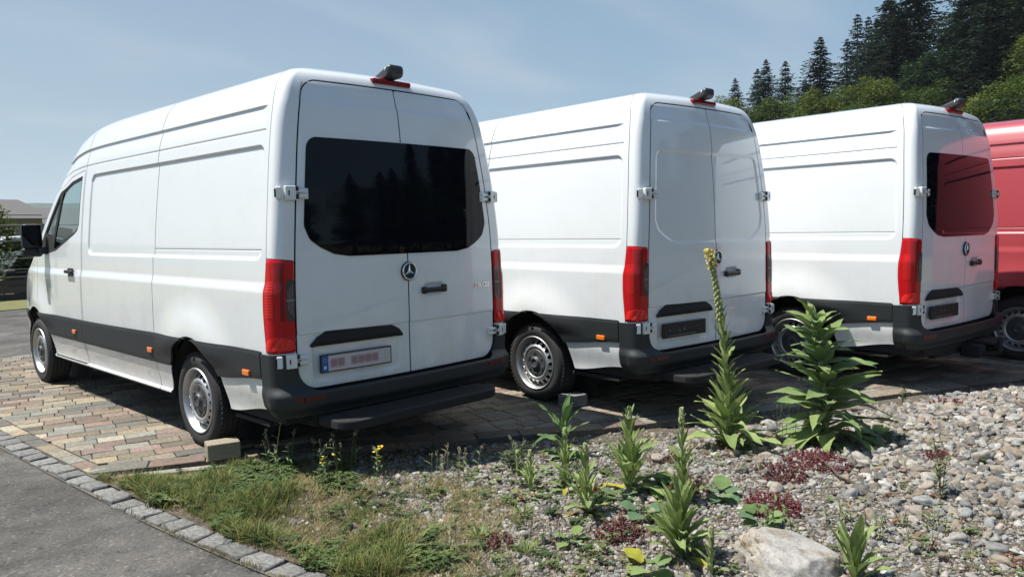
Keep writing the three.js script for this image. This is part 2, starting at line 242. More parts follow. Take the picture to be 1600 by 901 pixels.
  G.tailLow = sheet({ s: [0.87, S2 + 0.05, 0.008], b: [0.77, 0.90, 0.008], field: (s, b) => rpoly([[0.875, 0.785], [0.885, 0.845], [0.95, 0.865], [S2 + 0.02, 0.845], [S2 + 0.03, 0.785]], 0.012)(s, b), off: (s, b) => 0.0125 + 0.003 * Math.abs(Math.sin(s * 55 + b * 30)), fold: 0.006 });
  G.bumper = sheet({ s: [0, sOf(-0.20), 0.012], b: [0.26, 0.76, 0.012], be: [0.52], field: (s, b) => Math.min(-doorF(s, b) - 0.008, sOf(-0.20) - 0.001 - s, 0.757 - b, b - 0.372), off: (s, b) => 0.016 + 0.05 * sm(0.57, 0.50, b) * sm(S2 + 0.1, S1 - 0.1, s) + 0.010 * sm(0.57, 0.50, b) - 0.03 * sm(0.44, 0.375, b), fold: 0.03 });
  G.reflect = sheet({ s: [0.70, 0.96, 0.01], b: [0.45, 0.51, 0.006], field: (s, b) => rrect(s, b, 0.71, 0.925, 0.468, 0.496, 0.012), off: (s) => 0.030 + 0.05 * sm(S2 + 0.1, S1 - 0.1, s), fold: 0.008 });
  // inner shell so that joints read dark
  G.shell = sheet({ s: [0, sOf(-3.25), 0.06], b: [0.32, 2.64, 0.05], field: (s, b) => archD(zNom(s), b) - 0.01, off: -0.035, fold: 0 });
  // roof: ruled across between the two upper edges
  const rs = [...lineup(0, S2, 0.04), ...lineup(S2 + 0.05, sOf(-3.97), 0.06)];
  { const pos = [], uv = [], idx = []; const N = 12; rs.forEach((s) => { const p = plan(s, 2.64); for (let k = 0; k <= N; k++) { const t = k / N * 2 - 1; pos.push(p[0] * -t, p[1] + 0.014 * (1 - t * t) * sm(S1, S2 + 0.3, s), p[2]); uv.push(s, t); } }); for (let i = 0; i + 1 < rs.length; i++) for (let k = 0; k < N; k++) { const a = i * (N + 1) + k, b = a + N + 1; idx.push(a, a + 1, b, b, a + 1, b + 1); } G.roof = geoFrom(pos, idx, uv); for (let i = 0; i < G.roof.attributes.normal.count; i++) if (G.roof.attributes.normal.getY(i) < 0) { G.roof.attributes.normal.setXYZ(i, 0, 1, 0); } }
  // nose, bonnet and windscreen
  const fz = pchip(FP.map((_, i) => i), FP.map((p) => p[0])), fy = pchip(FP.map((_, i) => i), FP.map((p) => p[1]));
  const fp = (u, v) => {                                                        // v -1..1 across
    const e = 0.01, z = fz(u), y = fy(u), dz = fz(u + e) - fz(u - e), dy = fy(u + e) - fy(u - e), l = Math.hypot(dz, dy), nz = dy / l, ny = -dz / l; // outward
    let b = y; if (y > 1.9) b = 1.9 + (y - 1.9) / Math.max(kZ(z + 0.08), 0.2); b = Math.min(b, 2.64);
    const Wd = wB(b) + wZ(z + 0.10 * -nz) + (y < 1.34 ? dispSide(sOf(z + 0.1), y) * 0.6 : 0), a = Math.abs(v);
    const q = 0.8; if (a > q) { const ph = (a - q) / (1 - q) * Math.PI / 2; const x = Wd - 0.09 * (1 - Math.sin(ph)); const dd = 0.115 * (1 - Math.cos(ph)); return [Math.sign(v) * x, y - ny * dd, z - nz * dd]; }
    const t = a / q, bul = 0.10 * (1 - t * t); return [v / q * (Wd - 0.09), y + ny * bul, z + nz * bul];
  };
  const U = FP.length - 1;
  const front = (u0, u1, v0, v1, nu, nv, off = 0) => gridGeo(nu, nv, (p, q) => { const r = fp(lerp(u0, u1, p), lerp(v0, v1, q)); return [r[0], r[1] + off, r[2] - off]; });
  G.frontWhite = merge([front(0, 6.2, -1, -0.78, 30, 10), front(0, 6.2, 0.78, 1, 30, 10), front(6.2, 10.4, -1, 1, 24, 40), front(0, 0.4, -0.78, 0.78, 3, 24)]);
  G.windscreen = front(0.4, 6.2, -0.78, 0.78, 20, 24);
  G.frontBumper = front(10.4, U, -1, 1, 12, 40);
  G.headlamp = gridGeo(8, 8, (p, q) => { const r = fp(lerp(8.4, 9.9, p), lerp(0.66, 0.93, q)); return [r[0] * 1.004, r[1] + 0.004, r[2] - 0.006]; });
  // hinges
  const hinge = (b) => {
    const at = (s, bb, off) => plan(s, bb, off); const th = (0.90 - S1) / RC, q = (g, s, off, rot) => { g.rotateY(rot); const p = at(s, b, off); return g.translate(...p); };
    const w = merge([
      q(new RoundedBoxGeometry(0.070, 0.088, 0.036, 2, 0.008), 0.902, 0.018, -0.12), q(new RoundedBoxGeometry(0.034, 0.074, 0.030, 2, 0.006), 0.962, 0.014, -0.75),
      q(new RoundedBoxGeometry(0.085, 0.022, 0.026, 2, 0.006).translate(0.025, 0.014, 0), 0.852, 0.014, -0.05), q(new RoundedBoxGeometry(0.085, 0.022, 0.026, 2, 0.006).translate(0.025, -0.018, 0), 0.852, 0.014, -0.05),
      q(new RoundedBoxGeometry(0.06, 0.066, 0.014, 2, 0.004).translate(0.045, -0.002, 0), 0.852, 0.008, -0.05)]);
    const d = merge([q(new THREE.BoxGeometry(0.016, 0.026, 0.012).translate(0.038, 0.026, 0.014), 0.902, 0.018, -0.12), q(new THREE.BoxGeometry(0.016, 0.026, 0.012).translate(0.038, -0.022, 0.014), 0.902, 0.018, -0.12), q(new THREE.BoxGeometry(0.012, 0.05, 0.02).translate(-0.016, 0, 0.004), 0.964, 0.014, -0.75), q(new THREE.BoxGeometry(0.007, 0.03, 0.012).translate(-0.014, 0, 0.014), 0.902, 0.018, -0.12)]);
    return [w, d];
  };
  G.hinge = [1.727, 0.716].map(hinge);
  // wheel, axis along x, outer face towards -x
  const lathe = (pts, n = 72) => new THREE.LatheGeometry(pts.map(([r, x]) => new THREE.Vector2(r, -x)), n).rotateZ(Math.PI / 2);  // x>0 -> after rotation
  const lx = (pts, n = 72) => { const g = new THREE.LatheGeometry(pts.map(([r, x]) => new THREE.Vector2(r, x)), n); g.rotateZ(-Math.PI / 2); return g; }; // y axis -> +x
  const tyreP = [[0.222, 0.012], [0.232, 0.004], [0.25, -0.004], [0.275, -0.009], [0.297, -0.006], [0.314, 0.006], [0.322, 0.018], [0.334, 0.030], [0.3355, 0.05], [0.336, 0.066], [0.329, 0.068], [0.329, 0.075], [0.336, 0.077], [0.3365, 0.10], [0.329, 0.102], [0.329, 0.109], [0.3365, 0.111], [0.336, 0.14], [0.329, 0.142], [0.329, 0.149], [0.3355, 0.151], [0.334, 0.175], [0.322, 0.188], [0.297, 0.208], [0.25, 0.205], [0.222, 0.19], [0.19, 0.19]];
  const tread = []; for (let k = 0; k < 60; k++) { const a = k / 60 * Math.PI * 2; for (const [x0, w] of [[0.034, 0.032], [0.172, 0.032]]) { const g = new THREE.BoxGeometry(w, 0.012, 0.019); g.translate(x0 - 0.002, 0.3335, 0); g.rotateX(a); tread.push(g); } }
  G.tyre = merge([lx(tyreP, 96), ...tread]);
  const ringText = []; 
  G.rimOuter = lx([[0.232, 0.003], [0.230, -0.006], [0.224, -0.008], [0.219, 0.002], [0.212, 0.014], [0.208, 0.03], [0.203, 0.042], [0.196, 0.050], [0.192, 0.06]], 84);
  const dish = (r) => { const t = [[0.196, 0.050], [0.187, 0.040], [0.168, 0.026], [0.156, 0.015], [0.148, 0.008], [0.138, 0.006], [0.128, 0.010], [0.119, 0.018]]; for (let i = 0; i < t.length - 1; i++) if (r <= t[i][0] + 1e-9 && r >= t[i + 1][0] - 1e-9) return lerp(t[i][1], t[i + 1][1], (r - t[i][0]) / (t[i + 1][0] - t[i][0])); return r > 0.19 ? 0.050 : 0.018; };
  G.rimDish = sheet({ s: [0, Math.PI * 2, Math.PI * 2 / 216], b: [0.119, 0.196, 0.0032], be: [0.187, 0.168, 0.156, 0.148, 0.138, 0.128], surf: (s, b, off) => [dish(b) - off, b * Math.cos(s), b * Math.sin(s)], field: (s, b) => { const k = Math.PI * 2 / 18, a = ((s % k) + k) % k - k / 2; return Math.max(-9, Math.hypot(a * 0.174 * 1.05, (b - 0.174) * 1.0) - 0.0185); }, fold: 0.006 });
  { const p = G.rimDish.attributes.position; G.rimDish = geoFrom(p.array, G.rimDish.index, G.rimDish.attributes.uv.array); }
  G.rim = merge([G.rimOuter, G.rimDish]);
  const bolts = []; for (let k = 0; k < 6; k++) { const a = k / 6 * 6.283 + 0.3; bolts.push(new THREE.BoxGeometry(0.008, 0.020, 0.034).translate(0.008, 0.088, 0).rotateX(a)); }
  G.hub = merge([lx([[0.1195, 0.020], [0.117, 0.011], [0.108, 0.008], [0.07, 0.012], [0.052, 0.010], [0.046, -0.004], [0.042, -0.010], [0.034, -0.011], [0.030, -0.004], [0.012, -0.003], [0.0001, -0.003]], 60), ...bolts]);
  G.wheelBack = lx([[0.0001, 0.105], [0.19, 0.105], [0.19, 0.19], [0.10, 0.2], [0.0001, 0.2]], 40);
  G.liner = WZ.map((zc) => { const c = new THREE.CylinderGeometry(0.45, 0.45, 0.34, 40, 1, true); c.rotateZ(Math.PI / 2); c.translate(-0.775, 0.345, zc); const w = new THREE.CircleGeometry(0.45, 40); w.rotateY(-Math.PI / 2); w.translate(-0.606, 0.345, zc); const g = merge([c, w]), p = g.attributes.position, n = g.attributes.normal, u = g.attributes.uv, keep = []; for (let i = 0; i < p.count; i += 3) if (Math.max(p.getY(i), p.getY(i + 1), p.getY(i + 2)) > 0.30) keep.push(i, i + 1, i + 2); return geoFrom(keep.flatMap((i) => [p.getX(i), p.getY(i), p.getZ(i)]), null, keep.flatMap((i) => [u.getX(i), u.getY(i)]), keep.flatMap((i) => [n.getX(i), n.getY(i), n.getZ(i)])); });
  const under = [box(0, 0.33, -2.9, 1.2, 0.10, 5.3, 0.02), box(0, 0.325, -1.175, 1.5, 0.09, 0.10, 0.04), new THREE.SphereGeometry(0.14, 16, 12).translate(0.1, 0.325, -1.175), box(-0.45, 0.31, -0.55, 0.5, 0.12, 0.5, 0.04), box(0.5, 0.30, -2.4, 0.5, 0.2, 0.9, 0.06), box(0.0, 0.30, -4.9, 1.3, 0.16, 0.9, 0.05), rod([-0.35, 0.26, -0.3], [-0.4, 0.25, -2.8], 0.035), box(0, 0.33, -0.12, 1.5, 0.10, 0.18, 0.02), box(-0.89, 0.315, -3.0, 0.08, 0.05, 2.4, 0.01), box(0.89, 0.315, -3.0, 0.08, 0.05, 2.4, 0.01), box(-0.86, 0.29, -0.52, 0.12, 0.03, 0.5, 0.006)];
  G.under = merge(under);
  G.cabin = merge([box(0, 1.05, -4.95, 1.6, 0.16, 0.55, 0.06), box(0, 0.42, -4.0, 1.75, 0.05, 1.7, 0.01)]);
  const seat = (x) => [box(x, 0.86, -3.75, 0.50, 0.14, 0.52, 0.06), box(x, 1.24, -3.49, 0.48, 0.66, 0.14, 0.06).applyMatrix4(new THREE.Matrix4()), box(x, 1.68, -3.44, 0.26, 0.20, 0.10, 0.045), box(x, 0.62, -3.75, 0.42, 0.4, 0.42, 0.02)];
  G.seats = merge([...seat(-0.5), ...seat(0.5)]);
  G.steering = new THREE.TorusGeometry(0.19, 0.016, 10, 36).rotateX(-1.0).translate(-0.5, 1.18, -4.55);
  G.bulkhead = box(0, 1.2, -3.24, 1.60, 1.75, 0.02, 0.005);
}
const grime = (() => { const t = dataTex(1024, 1024, (i, j) => { const b = j / 1024 * 3, low = sm(1.3, 0.35, b), st = fbm(i / 9, j / 190, 3, 3), m = fbm(i / 60, j / 60, 5, 4), f = fbm(i / 5, j / 9, 8, 2); const d = 0.022 * sm(0.5, 0.85, st) * (0.15 + low) + 0.03 * sm(0.5, 0.78, m) * (0.3 + 1.4 * low) + 0.03 * low + 0.03 * (f - 0.5) * low; return [1 - d * 0.9, 1 - d * 1.0, 1 - d * 1.2]; }); t.repeat.set(1 / 3, 1 / 3); t.needsUpdate = true; return t; })();
const VM = {
  white: phy([0.66, 0.69, 0.705], 0.32, { clearcoat: 1, clearcoatRoughness: 0.015, map: grime }),
  red: phy([0.34, 0.050, 0.062], 0.35, { clearcoat: 1, clearcoatRoughness: 0.05 }),
  plastic: std([0.0125, 0.016, 0.0185], 0.58),
  dark: std([0.010, 0.010, 0.011], 0.85),
  glossBlack: std([0.007, 0.008, 0.009], 0.42),
  glass: phy([0.003, 0.004, 0.007], 0.03, { ior: 1.29 }),
  cabGlass: phy([0.72, 0.82, 0.80], 0.01, { transmission: 1, thickness: 0, ior: 1.5 }),
  tail: phy([0.42, 0.005, 0.008], 0.10, { ior: 1.42 }),
  tailBright: phy([0.62, 0.018, 0.015], 0.12, { ior: 1.42 }),
  tailDark: phy([0.17, 0.003, 0.005], 0.12, { ior: 1.42 }),
  tailClear: phy([0.05, 0.035, 0.038], 0.12, { ior: 1.5 }),
  amber: phy([0.78, 0.17, 0.01], 0.25, { clearcoat: 1, clearcoatRoughness: 0.05 }),
  chrome: std([0.75, 0.77, 0.80], 0.16, { metalness: 1 }),
  tyre: std([0.018, 0.018, 0.019], 0.82),
  rim: std([0.44, 0.445, 0.45], 0.42, { metalness: 0.8 }),
  hub: std([0.05, 0.053, 0.057], 0.5),
  reflector: std([0.075, 0.003, 0.004], 0.3),
  hub2: std([0.22, 0.20, 0.20], 0.35),
  camShell: phy([0.035, 0.037, 0.04], 0.38),
  seat: std([0.03, 0.03, 0.035], 0.9),
  metalGrey: std([0.16, 0.16, 0.155], 0.6),
};
const FONT = await new FontLoader().loadAsync('fonts/droid/droid_sans_bold.typeface.json');
function plateTex() {
  const c = document.createElement('canvas'); c.width = 512; c.height = 112; const x = c.getContext('2d');
  x.fillStyle = '#b9b2b2'; x.fillRect(0, 0, 512, 112); x.fillStyle = '#1a4f9c'; x.fillRect(0, 0, 46, 112);
  x.fillStyle = '#e8d040'; for (let k = 0; k < 12; k++) { const a = k / 12 * 6.283; x.beginPath(); x.arc(23 + Math.cos(a) * 12, 34 + Math.sin(a) * 12, 2.0, 0, 7); x.fill(); }
  x.fillStyle = '#ffffff'; x.font = 'bold 30px sans-serif'; x.textAlign = 'center'; x.fillText('D', 23, 92);
  for (const [x0, n] of [[66, 2], [214, 4]]) for (let k = 0; k < n; k++) for (let q = 0; q < 26; q++) { x.globalAlpha = 0.045; x.fillStyle = q % 3 ? '#6e4a50' : '#8a7f84'; x.fillRect(x0 + k * 52 - q * 0.6 + ((q * 7) % 9), 22 + (q * 5) % 14, 30 + q * 1.2, 58 - (q * 3) % 11); }      // characters blurred beyond reading
  x.globalAlpha = 1; x.strokeStyle = '#98908f'; x.lineWidth = 3; x.strokeRect(462, 26, 24, 52);
  x.strokeStyle = '#46484c'; x.lineWidth = 4; x.strokeRect(3, 3, 506, 106);
  const t = new THREE.CanvasTexture(c); t.colorSpace = THREE.SRGBColorSpace; return t;
}
function holderTex(seed) {
  const c = document.createElement('canvas'); c.width = 512; c.height = 112; const x = c.getContext('2d'); const q = mulberry(seed);
  x.fillStyle = '#0c0d0f'; x.fillRect(0, 0, 512, 112); x.strokeStyle = '#26282c'; x.lineWidth = 2; x.strokeRect(8, 8, 496, 96);
  x.fillStyle = '#7d8286'; for (const [px, py, w, h] of [[60, 52, 26, 7], [176, 38, 22, 9], [176, 56, 22, 10], [236, 36, 22, 9], [236, 54, 22, 10], [400, 38, 26, 6], [22, 58, 9, 8], [30, 88, 12, 7], [440, 80, 12, 8]]) { x.globalAlpha = 0.5 + q() * 0.5; x.fillRect(px, py, w, h); }
  x.globalAlpha = 0.35; x.strokeStyle = '#7d8286'; x.strokeRect(104, 26, 36, 22); x.strokeRect(108, 54, 32, 24); x.strokeRect(300, 26, 40, 30); x.globalAlpha = 0.8; x.fillStyle = '#8b9095'; x.fillRect(60, 97, 330, 5);
  const t = new THREE.CanvasTexture(c); t.colorSpace = THREE.SRGBColorSpace; return t;
}
function starGeo() {
  const out = [new THREE.TorusGeometry(0.056, 0.0055, 8, 48)];
  for (let k = 0; k < 3; k++) { const a = Math.PI / 2 + k * Math.PI * 2 / 3, e = 0.053, w = 0.011, t = 0.007; const tip = [Math.cos(a) * e, Math.sin(a) * e, 0.001], l = [Math.cos(a + Math.PI / 3) * w, Math.sin(a + Math.PI / 3) * w, 0.0], r = [Math.cos(a - Math.PI / 3) * w, Math.sin(a - Math.PI / 3) * w, 0.0], top = [0, 0, t]; const g = geoFrom([...top, ...l, ...tip, ...top, ...tip, ...r].map((v) => v), null, new Array(12).fill(0)); const p = g.attributes.position; out.push(g); const g2 = geoFrom([...top, ...tip, ...l, ...top, ...r, ...tip], null, new Array(12).fill(0)); void g2; void p; }
  return merge(out);
}
G.star = starGeo(); G.starDisc = new THREE.CylinderGeometry(0.063, 0.065, 0.012, 48).rotateX(Math.PI / 2);
{
  const t = new TextGeometry('316 CDI', { font: FONT, size: 0.036, depth: 0.004, curveSegments: 3 }); t.computeBoundingBox(); const w = t.boundingBox.max.x; t.scale(0.155 / w, 1, 1); G.letters = t;
  const p = plan(0.74, 1.075, 0.002); G.letters.rotateY(0.06).translate(-p[0] - 0.10, 1.058, p[2] + 0.012);
}
function makeVan(o) {
  const v = thing('panel_van', o.label, 'van', o.pos, o.yaw, o.group); const P = o.red ? VM.red : VM.white;
  part('body', merge([G.pillar, mirrorX(G.pillar), G.frontBody, mirrorX(G.frontBody), G.frontWhite]), P, v);
  part('roof', G.roof, P, v);
  for (const m of [0, 1]) { const f = m ? mirrorX : (g) => g; part('side_panel', f(G.panelRear), P, v); part('side_panel', f(G.panelMid), P, v); for (const c of G.clad) part('cladding_strip', f(c), VM.plastic, v); }
  for (const m of [0, 1]) {
    const f = m ? mirrorX : (g) => g, d = part('front_door', f(G.frontDoor), P, v);
    part('window', f(G.frontGlass), VM.cabGlass, d); part('window_seal', f(G.frontSeal), VM.dark, d);
    const hz = -3.68; const hp = plan(sOf(hz), 1.165, 0.018);
    part('handle', f(merge([box(hp[0] - 0.006, 1.17, hz - 0.02, 0.03, 0.032, 0.19, 0.014), box(hp[0] + 0.012, 1.165, hz - 0.02, 0.012, 0.075, 0.13, 0.005)])), VM.glossBlack, d);
  }
  part('windscreen', G.windscreen, VM.cabGlass, v); part('front_bumper', G.frontBumper, VM.plastic, v);
  part('headlamp', G.headlamp, VM.tailClear, v); part('headlamp', mirrorX(G.headlamp), VM.tailClear, v);
  part('rear_bumper', merge([G.bumper, mirrorX(G.bumper)]), VM.plastic, v);
  part('reflector', G.reflect, VM.reflector, v); part('reflector', mirrorX(G.reflect), VM.reflector, v);
  part('underbody', G.under, VM.dark, v); for (const l of G.liner) { part('wheel_arch_liner', l, VM.dark, v); part('wheel_arch_liner', mirrorX(l), VM.dark, v); } part('inner_shell', merge([G.shell, mirrorX(G.shell)]), VM.dark, v);
  part('dashboard', G.cabin, VM.seat, v); part('bulkhead', G.bulkhead, VM.metalGrey, v); part('seats', G.seats, VM.seat, v); part('steering_wheel', G.steering, VM.dark, v);
  for (const m of [0, 1]) {
    const f = m ? mirrorX : (g) => g, t = part('tail_light', f(G.tail), VM.tail, v);
    part('clear_lens', f(G.tailClear), VM.tailClear, t); part('lens_lines', f(G.tailLines), VM.hub2, t); part('dark_lens', f(G.tailDark), VM.tailDark, t); part('lens_ribs', f(G.tailStrip), VM.tailBright, t); part('lower_lens', f(G.tailLow), VM.tailBright, t);
  }
  for (const m of [0, 1]) {
    const f = m ? mirrorX : (g) => g, d = part('rear_door', m ? G.doorR[o.blank ? 1 : 0] : G.door[o.blank ? 1 : 0], P, v);
    if (!o.blank) part('window', m ? G.windowR : G.window, VM.glass, d);
    for (const [w, k] of G.hinge) { part('hinge', f(w), P, d); part('hinge_slot', f(k), VM.dark, d); }
    if (!m) {
      part('handle_trim', G.garnish, VM.dark, d);
      const fr = part('licence_plate', new RoundedBoxGeometry(0.528, 0.116, 0.012, 2, 0.004), VM.glossBlack, d); fr.position.set(-0.44, 0.672, 0.0); fr.rotation.y = -0.05;
      const pl = new THREE.BoxGeometry(0.516, 0.106, 0.004).translate(0, 0, 0.0072);
      const mat = std(0xffffff, 0.6, { map: o.plate ? plateTex() : holderTex(o.seed) }); const flat = new THREE.PlaneGeometry(0.514, 0.104).translate(0, 0, 0.0094);
      void pl; fr.geometry = new RoundedBoxGeometry(0.528, 0.116, 0.016, 2, 0.004); const face = new THREE.Mesh(flat, mat); face.name = 'plate_face'; face.castShadow = face.receiveShadow = true; fr.parent.add(face); face.position.copy(fr.position); face.rotation.copy(fr.rotation);
    } else {
      part('emblem_disc', G.starDisc.clone().translate(0, 1.214, 0.010), VM.glossBlack, d); part('emblem_star', G.star.clone().translate(0, 1.214, 0.017), VM.chrome, d);
      part('handle', merge([box(0.215, 1.075, 0.022, 0.215, 0.036, 0.028, 0.014), box(0.13, 1.075, 0.014, 0.045, 0.05, 0.03, 0.014), box(0.305, 1.08, 0.016, 0.05, 0.055, 0.028, 0.02)]), VM.glossBlack, d);
      if (o.plate) part('lettering', G.letters, VM.chrome, d);
    }
  }
  // third brake light with the reversing camera on it
  const bz = rB(2.50); part('brake_light', merge([box(0, 2.484, bz + 0.002, 0.32, 0.036, 0.05, 0.014, 3)]), VM.tailDark, v);
  const ch = part('rear_camera', (() => { const g = new RoundedBoxGeometry(0.14, 0.092, 0.215, 5, 0.034); const p = g.attributes.position; for (let i = 0; i < p.count; i++) { const t = clamp((0.107 - p.getZ(i)) / 0.215); p.setY(i, -0.05 + (p.getY(i) + 0.05) * lerp(1, 0.30, t) + 0.012 * (1 - t)); p.setX(i, p.getX(i) * lerp(1, 0.78, t)); } g.computeVertexNormals(); return g; })(), VM.camShell, v);
  ch.position.set(0, 2.548, bz - 0.030);
  const cr = part('camera_ring', new THREE.TorusGeometry(0.052, 0.004, 6, 24, Math.PI).scale(1.28, 0.9, 1), VM.rim, ch); cr.position.set(0, 0.003, 0.060);
  // wheels
  for (const [x, z, m] of [[-0.972, WZ[0], 0], [-0.972, WZ[1], 0], [0.972, WZ[0], 1], [0.972, WZ[1], 1]]) {
    const w = new THREE.Group(); w.name = 'wheel'; v.add(w); w.position.set(x, WR - 0.007, z); if (m) w.rotation.y = Math.PI; w.rotation.x = z * 3;
    part('tyre', G.tyre, VM.tyre, w); part('rim', G.rim, VM.rim, w); part('hub_cap', G.hub, VM.hub, w); part('brake_drum', G.wheelBack, VM.dark, w);
  }
  // amber side markers
  for (const z of [-0.38, -1.885, -3.62]) for (const m of [0, 1]) { const p = plan(sOf(z), 0.625, 0.024); const g = box(p[0], 0.625, z, 0.016, 0.038, 0.085, 0.008); part('side_marker', m ? mirrorX(g) : g, VM.amber, v); }
  // mirrors
  for (const m of [0, 1]) { const f = m ? mirrorX : (g) => g; part('wing_mirror', f(merge([box(-1.065, 1.50, -4.52, 0.18, 0.245, 0.10, 0.045, 4), box(-1.07, 1.345, -4.52, 0.18, 0.09, 0.09, 0.03, 3), box(-0.95, 1.36, -4.49, 0.16, 0.07, 0.10, 0.02)])), VM.plastic, v); part('mirror_glass', f(merge([box(-1.075, 1.51, -4.472, 0.165, 0.20, 0.008, 0.003), box(-1.07, 1.345, -4.477, 0.14, 0.06, 0.008, 0.003)])), VM.glass, v); }
  if (o.step) {
    part('rear_step', (() => { const sh = new THREE.Shape(); const w = 0.66; sh.moveTo(-w, 0); sh.lineTo(w, 0); sh.lineTo(w - 0.01, 0.17); sh.quadraticCurveTo(w - 0.05, 0.24, w - 0.14, 0.25); sh.lineTo(-w + 0.14, 0.25); sh.quadraticCurveTo(-w + 0.05, 0.24, -w + 0.01, 0.17); sh.lineTo(-w, 0); const g = new THREE.ExtrudeGeometry(sh, { depth: 0.035, bevelEnabled: true, bevelThickness: 0.012, bevelSize: 0.012, bevelSegments: 3, curveSegments: 10 }); g.rotateX(Math.PI / 2); const ribs = []; for (let k = 0; k < 6; k++) ribs.push(box(0, 0.0125, 0.045 + k * 0.032, 1.14, 0.006, 0.010, 0.002)); return merge([g, ...ribs]).translate(-0.09, 0.352, 0.055); })(), VM.dark, v);
    part('step_bracket', merge([box(-0.42, 0.34, 0.0, 0.06, 0.05, 0.3, 0.006), box(0.42, 0.34, 0.0, 0.06, 0.05, 0.3, 0.006)]), VM.dark, v);
  }
  if (o.hitch) part('tow_bar', merge([box(0, 0.27, -0.1, 0.9, 0.08, 0.08, 0.02), box(0.1, 0.26, 0.05, 0.14, 0.12, 0.18, 0.02), tube([[0.1, 0.25, 0.08], [0.1, 0.24, 0.2], [0.1, 0.27, 0.27], [0.1, 0.36, 0.28]], 0.022, 16), new THREE.SphereGeometry(0.027, 14, 10).translate(0.1, 0.375, 0.28), box(0.36, 0.33, 0.08, 0.42, 0.03, 0.22, 0.02)]), VM.dark, v);
  return v;
}
const GV = undefined;
const vans = [
  makeVan({ label: 'nearest white panel van, with dark rear windows and a blue-banded licence plate', pos: [0, 0, 0], yaw: 0, plate: true, step: true }),
  makeVan({ label: 'white panel van with blank windowless rear doors, between the two windowed white vans', pos: [2.469, 0, 0.946], yaw: -0.08, blank: true, step: true, seed: 3 }),
  makeVan({ label: 'white panel van with dark rear windows and an empty plate holder, beside the red van', pos: [4.793, 0, 2.214], yaw: -0.12, seed: 5, hitch: true }),
  (() => { const a = -0.15, ca = Math.cos(a), sa = Math.sin(a), lx = -0.972, lz = -1.175; return makeVan({ label: 'red panel van at the far end of the row, cut by the right edge', pos: [6.161 - (ca * lx + sa * lz), 0, 2.397 - (-sa * lx + ca * lz)], yaw: a, red: true, blank: true, seed: 8 }); })(),
];

// ------------------------------------------------------------------ the ground
const KERB = pchip([-9, -6, -3.2, -2.2, -1.81, -1.3, -0.75, -0.28, 0.12, 0.47, 0.86, 1.14, 2, 3.5, 6], [-2.02, -1.95, -1.865, -1.835, -1.815, -1.79, -1.755, -1.73, -1.70, -1.665, -1.62, -1.58, -1.44, -1.14, -0.55]);
const EDGE = [[-1.73, -1.12], [-0.48, -0.49], [0.16, 0.02], [1.24, 0.72], [2.44, 1.36], [3.87, 2.05], [5.08, 2.65], [12, 6.05]];
const edgeZ = (x) => { let i = 0; while (i < EDGE.length - 2 && x > EDGE[i + 1][0]) i++; const [a, b] = [EDGE[i], EDGE[i + 1]]; return lerp(a[1], b[1], (x - a[0]) / (b[0] - a[0])); };
const gravelY = (x, z) => {                                          // height of the planted strip behind the paving
  const d = z - edgeZ(x); let y = -0.045 + 0.03 * sm(0.1, 0.7, d);
  y += 0.17 * Math.exp(-(((x - 3.0) / 1.7) ** 2) - (((z - 3.35) / 0.85) ** 2)) + 0.05 * Math.exp(-(((x - 0.4) / 0.9) ** 2) - (((z - 1.9) / 0.6) ** 2)) + 0.035 * sm(0.4, 1.2, d) * sm(-1.5, -0.9, x) ;
  y += 0.025 * (fbm(x * 2.1 + 40, z * 2.1, 1, 3) - 0.5) * sm(0.05, 0.4, d);
  return y * sm(-1.66, -1.4, x - (KERB(z) + 1.68)) + 0.0;
};
const grain = dataTex(256, 256, (i, j) => { const n = fbm(i / 7, j / 7, 2, 3), f = hash3(i, j, 5); return clamp(0.88 + 0.42 * (n - 0.5) + 0.20 * (f - 0.5)); }, true);
const grainBump = dataTex(256, 256, (i, j) => clamp(0.5 + 0.6 * (fbm(i / 5, j / 5, 8, 3) - 0.5) + 0.3 * (hash3(i, j, 9) - 0.5)), false);
// far ground
const fieldTex = dataTex(512, 512, (i, j) => { const n = fbm(i / 40, j / 40, 3, 4), f = fbm(i / 3, j / 3, 5, 2); return [0.37 + 0.20 * (n - 0.5) + 0.2 * (f - 0.5), 0.37 + 0.14 * (n - 0.5) + 0.2 * (f - 0.5), 0.22 + 0.1 * (f - 0.5)]; });
{ const hill = (x, z) => { const d = Math.hypot(x, z), a = (x * 0.95 - z * 0.3) / Math.max(d, 1); return -0.12 + 7 * sm(45, 110, d) * sm(0.45, 0.85, a) + 12 * sm(100, 260, d) * sm(0.4, 0.9, a) + 0.0; };
  const pos = [], uv = [], idx = [], N = 96, M = 60; for (let i = 0; i <= N; i++) for (let j = 0; j <= M; j++) { const a = i / N * Math.PI * 2, r = 3200 * Math.pow(j / M, 3.2); const x = Math.cos(a) * r, z = Math.sin(a) * r; pos.push(x, hill(x, z), z); uv.push(x / 14, z / 14); } for (let i = 0; i < N; i++) for (let j = 0; j < M; j++) { const a = i * (M + 1) + j, b = a + M + 1; idx.push(a, a + 1, b, b, a + 1, b + 1); }
  struct('ground', geoFrom(pos, idx, uv), std(0xffffff, 0.95, { map: fieldTex })); }
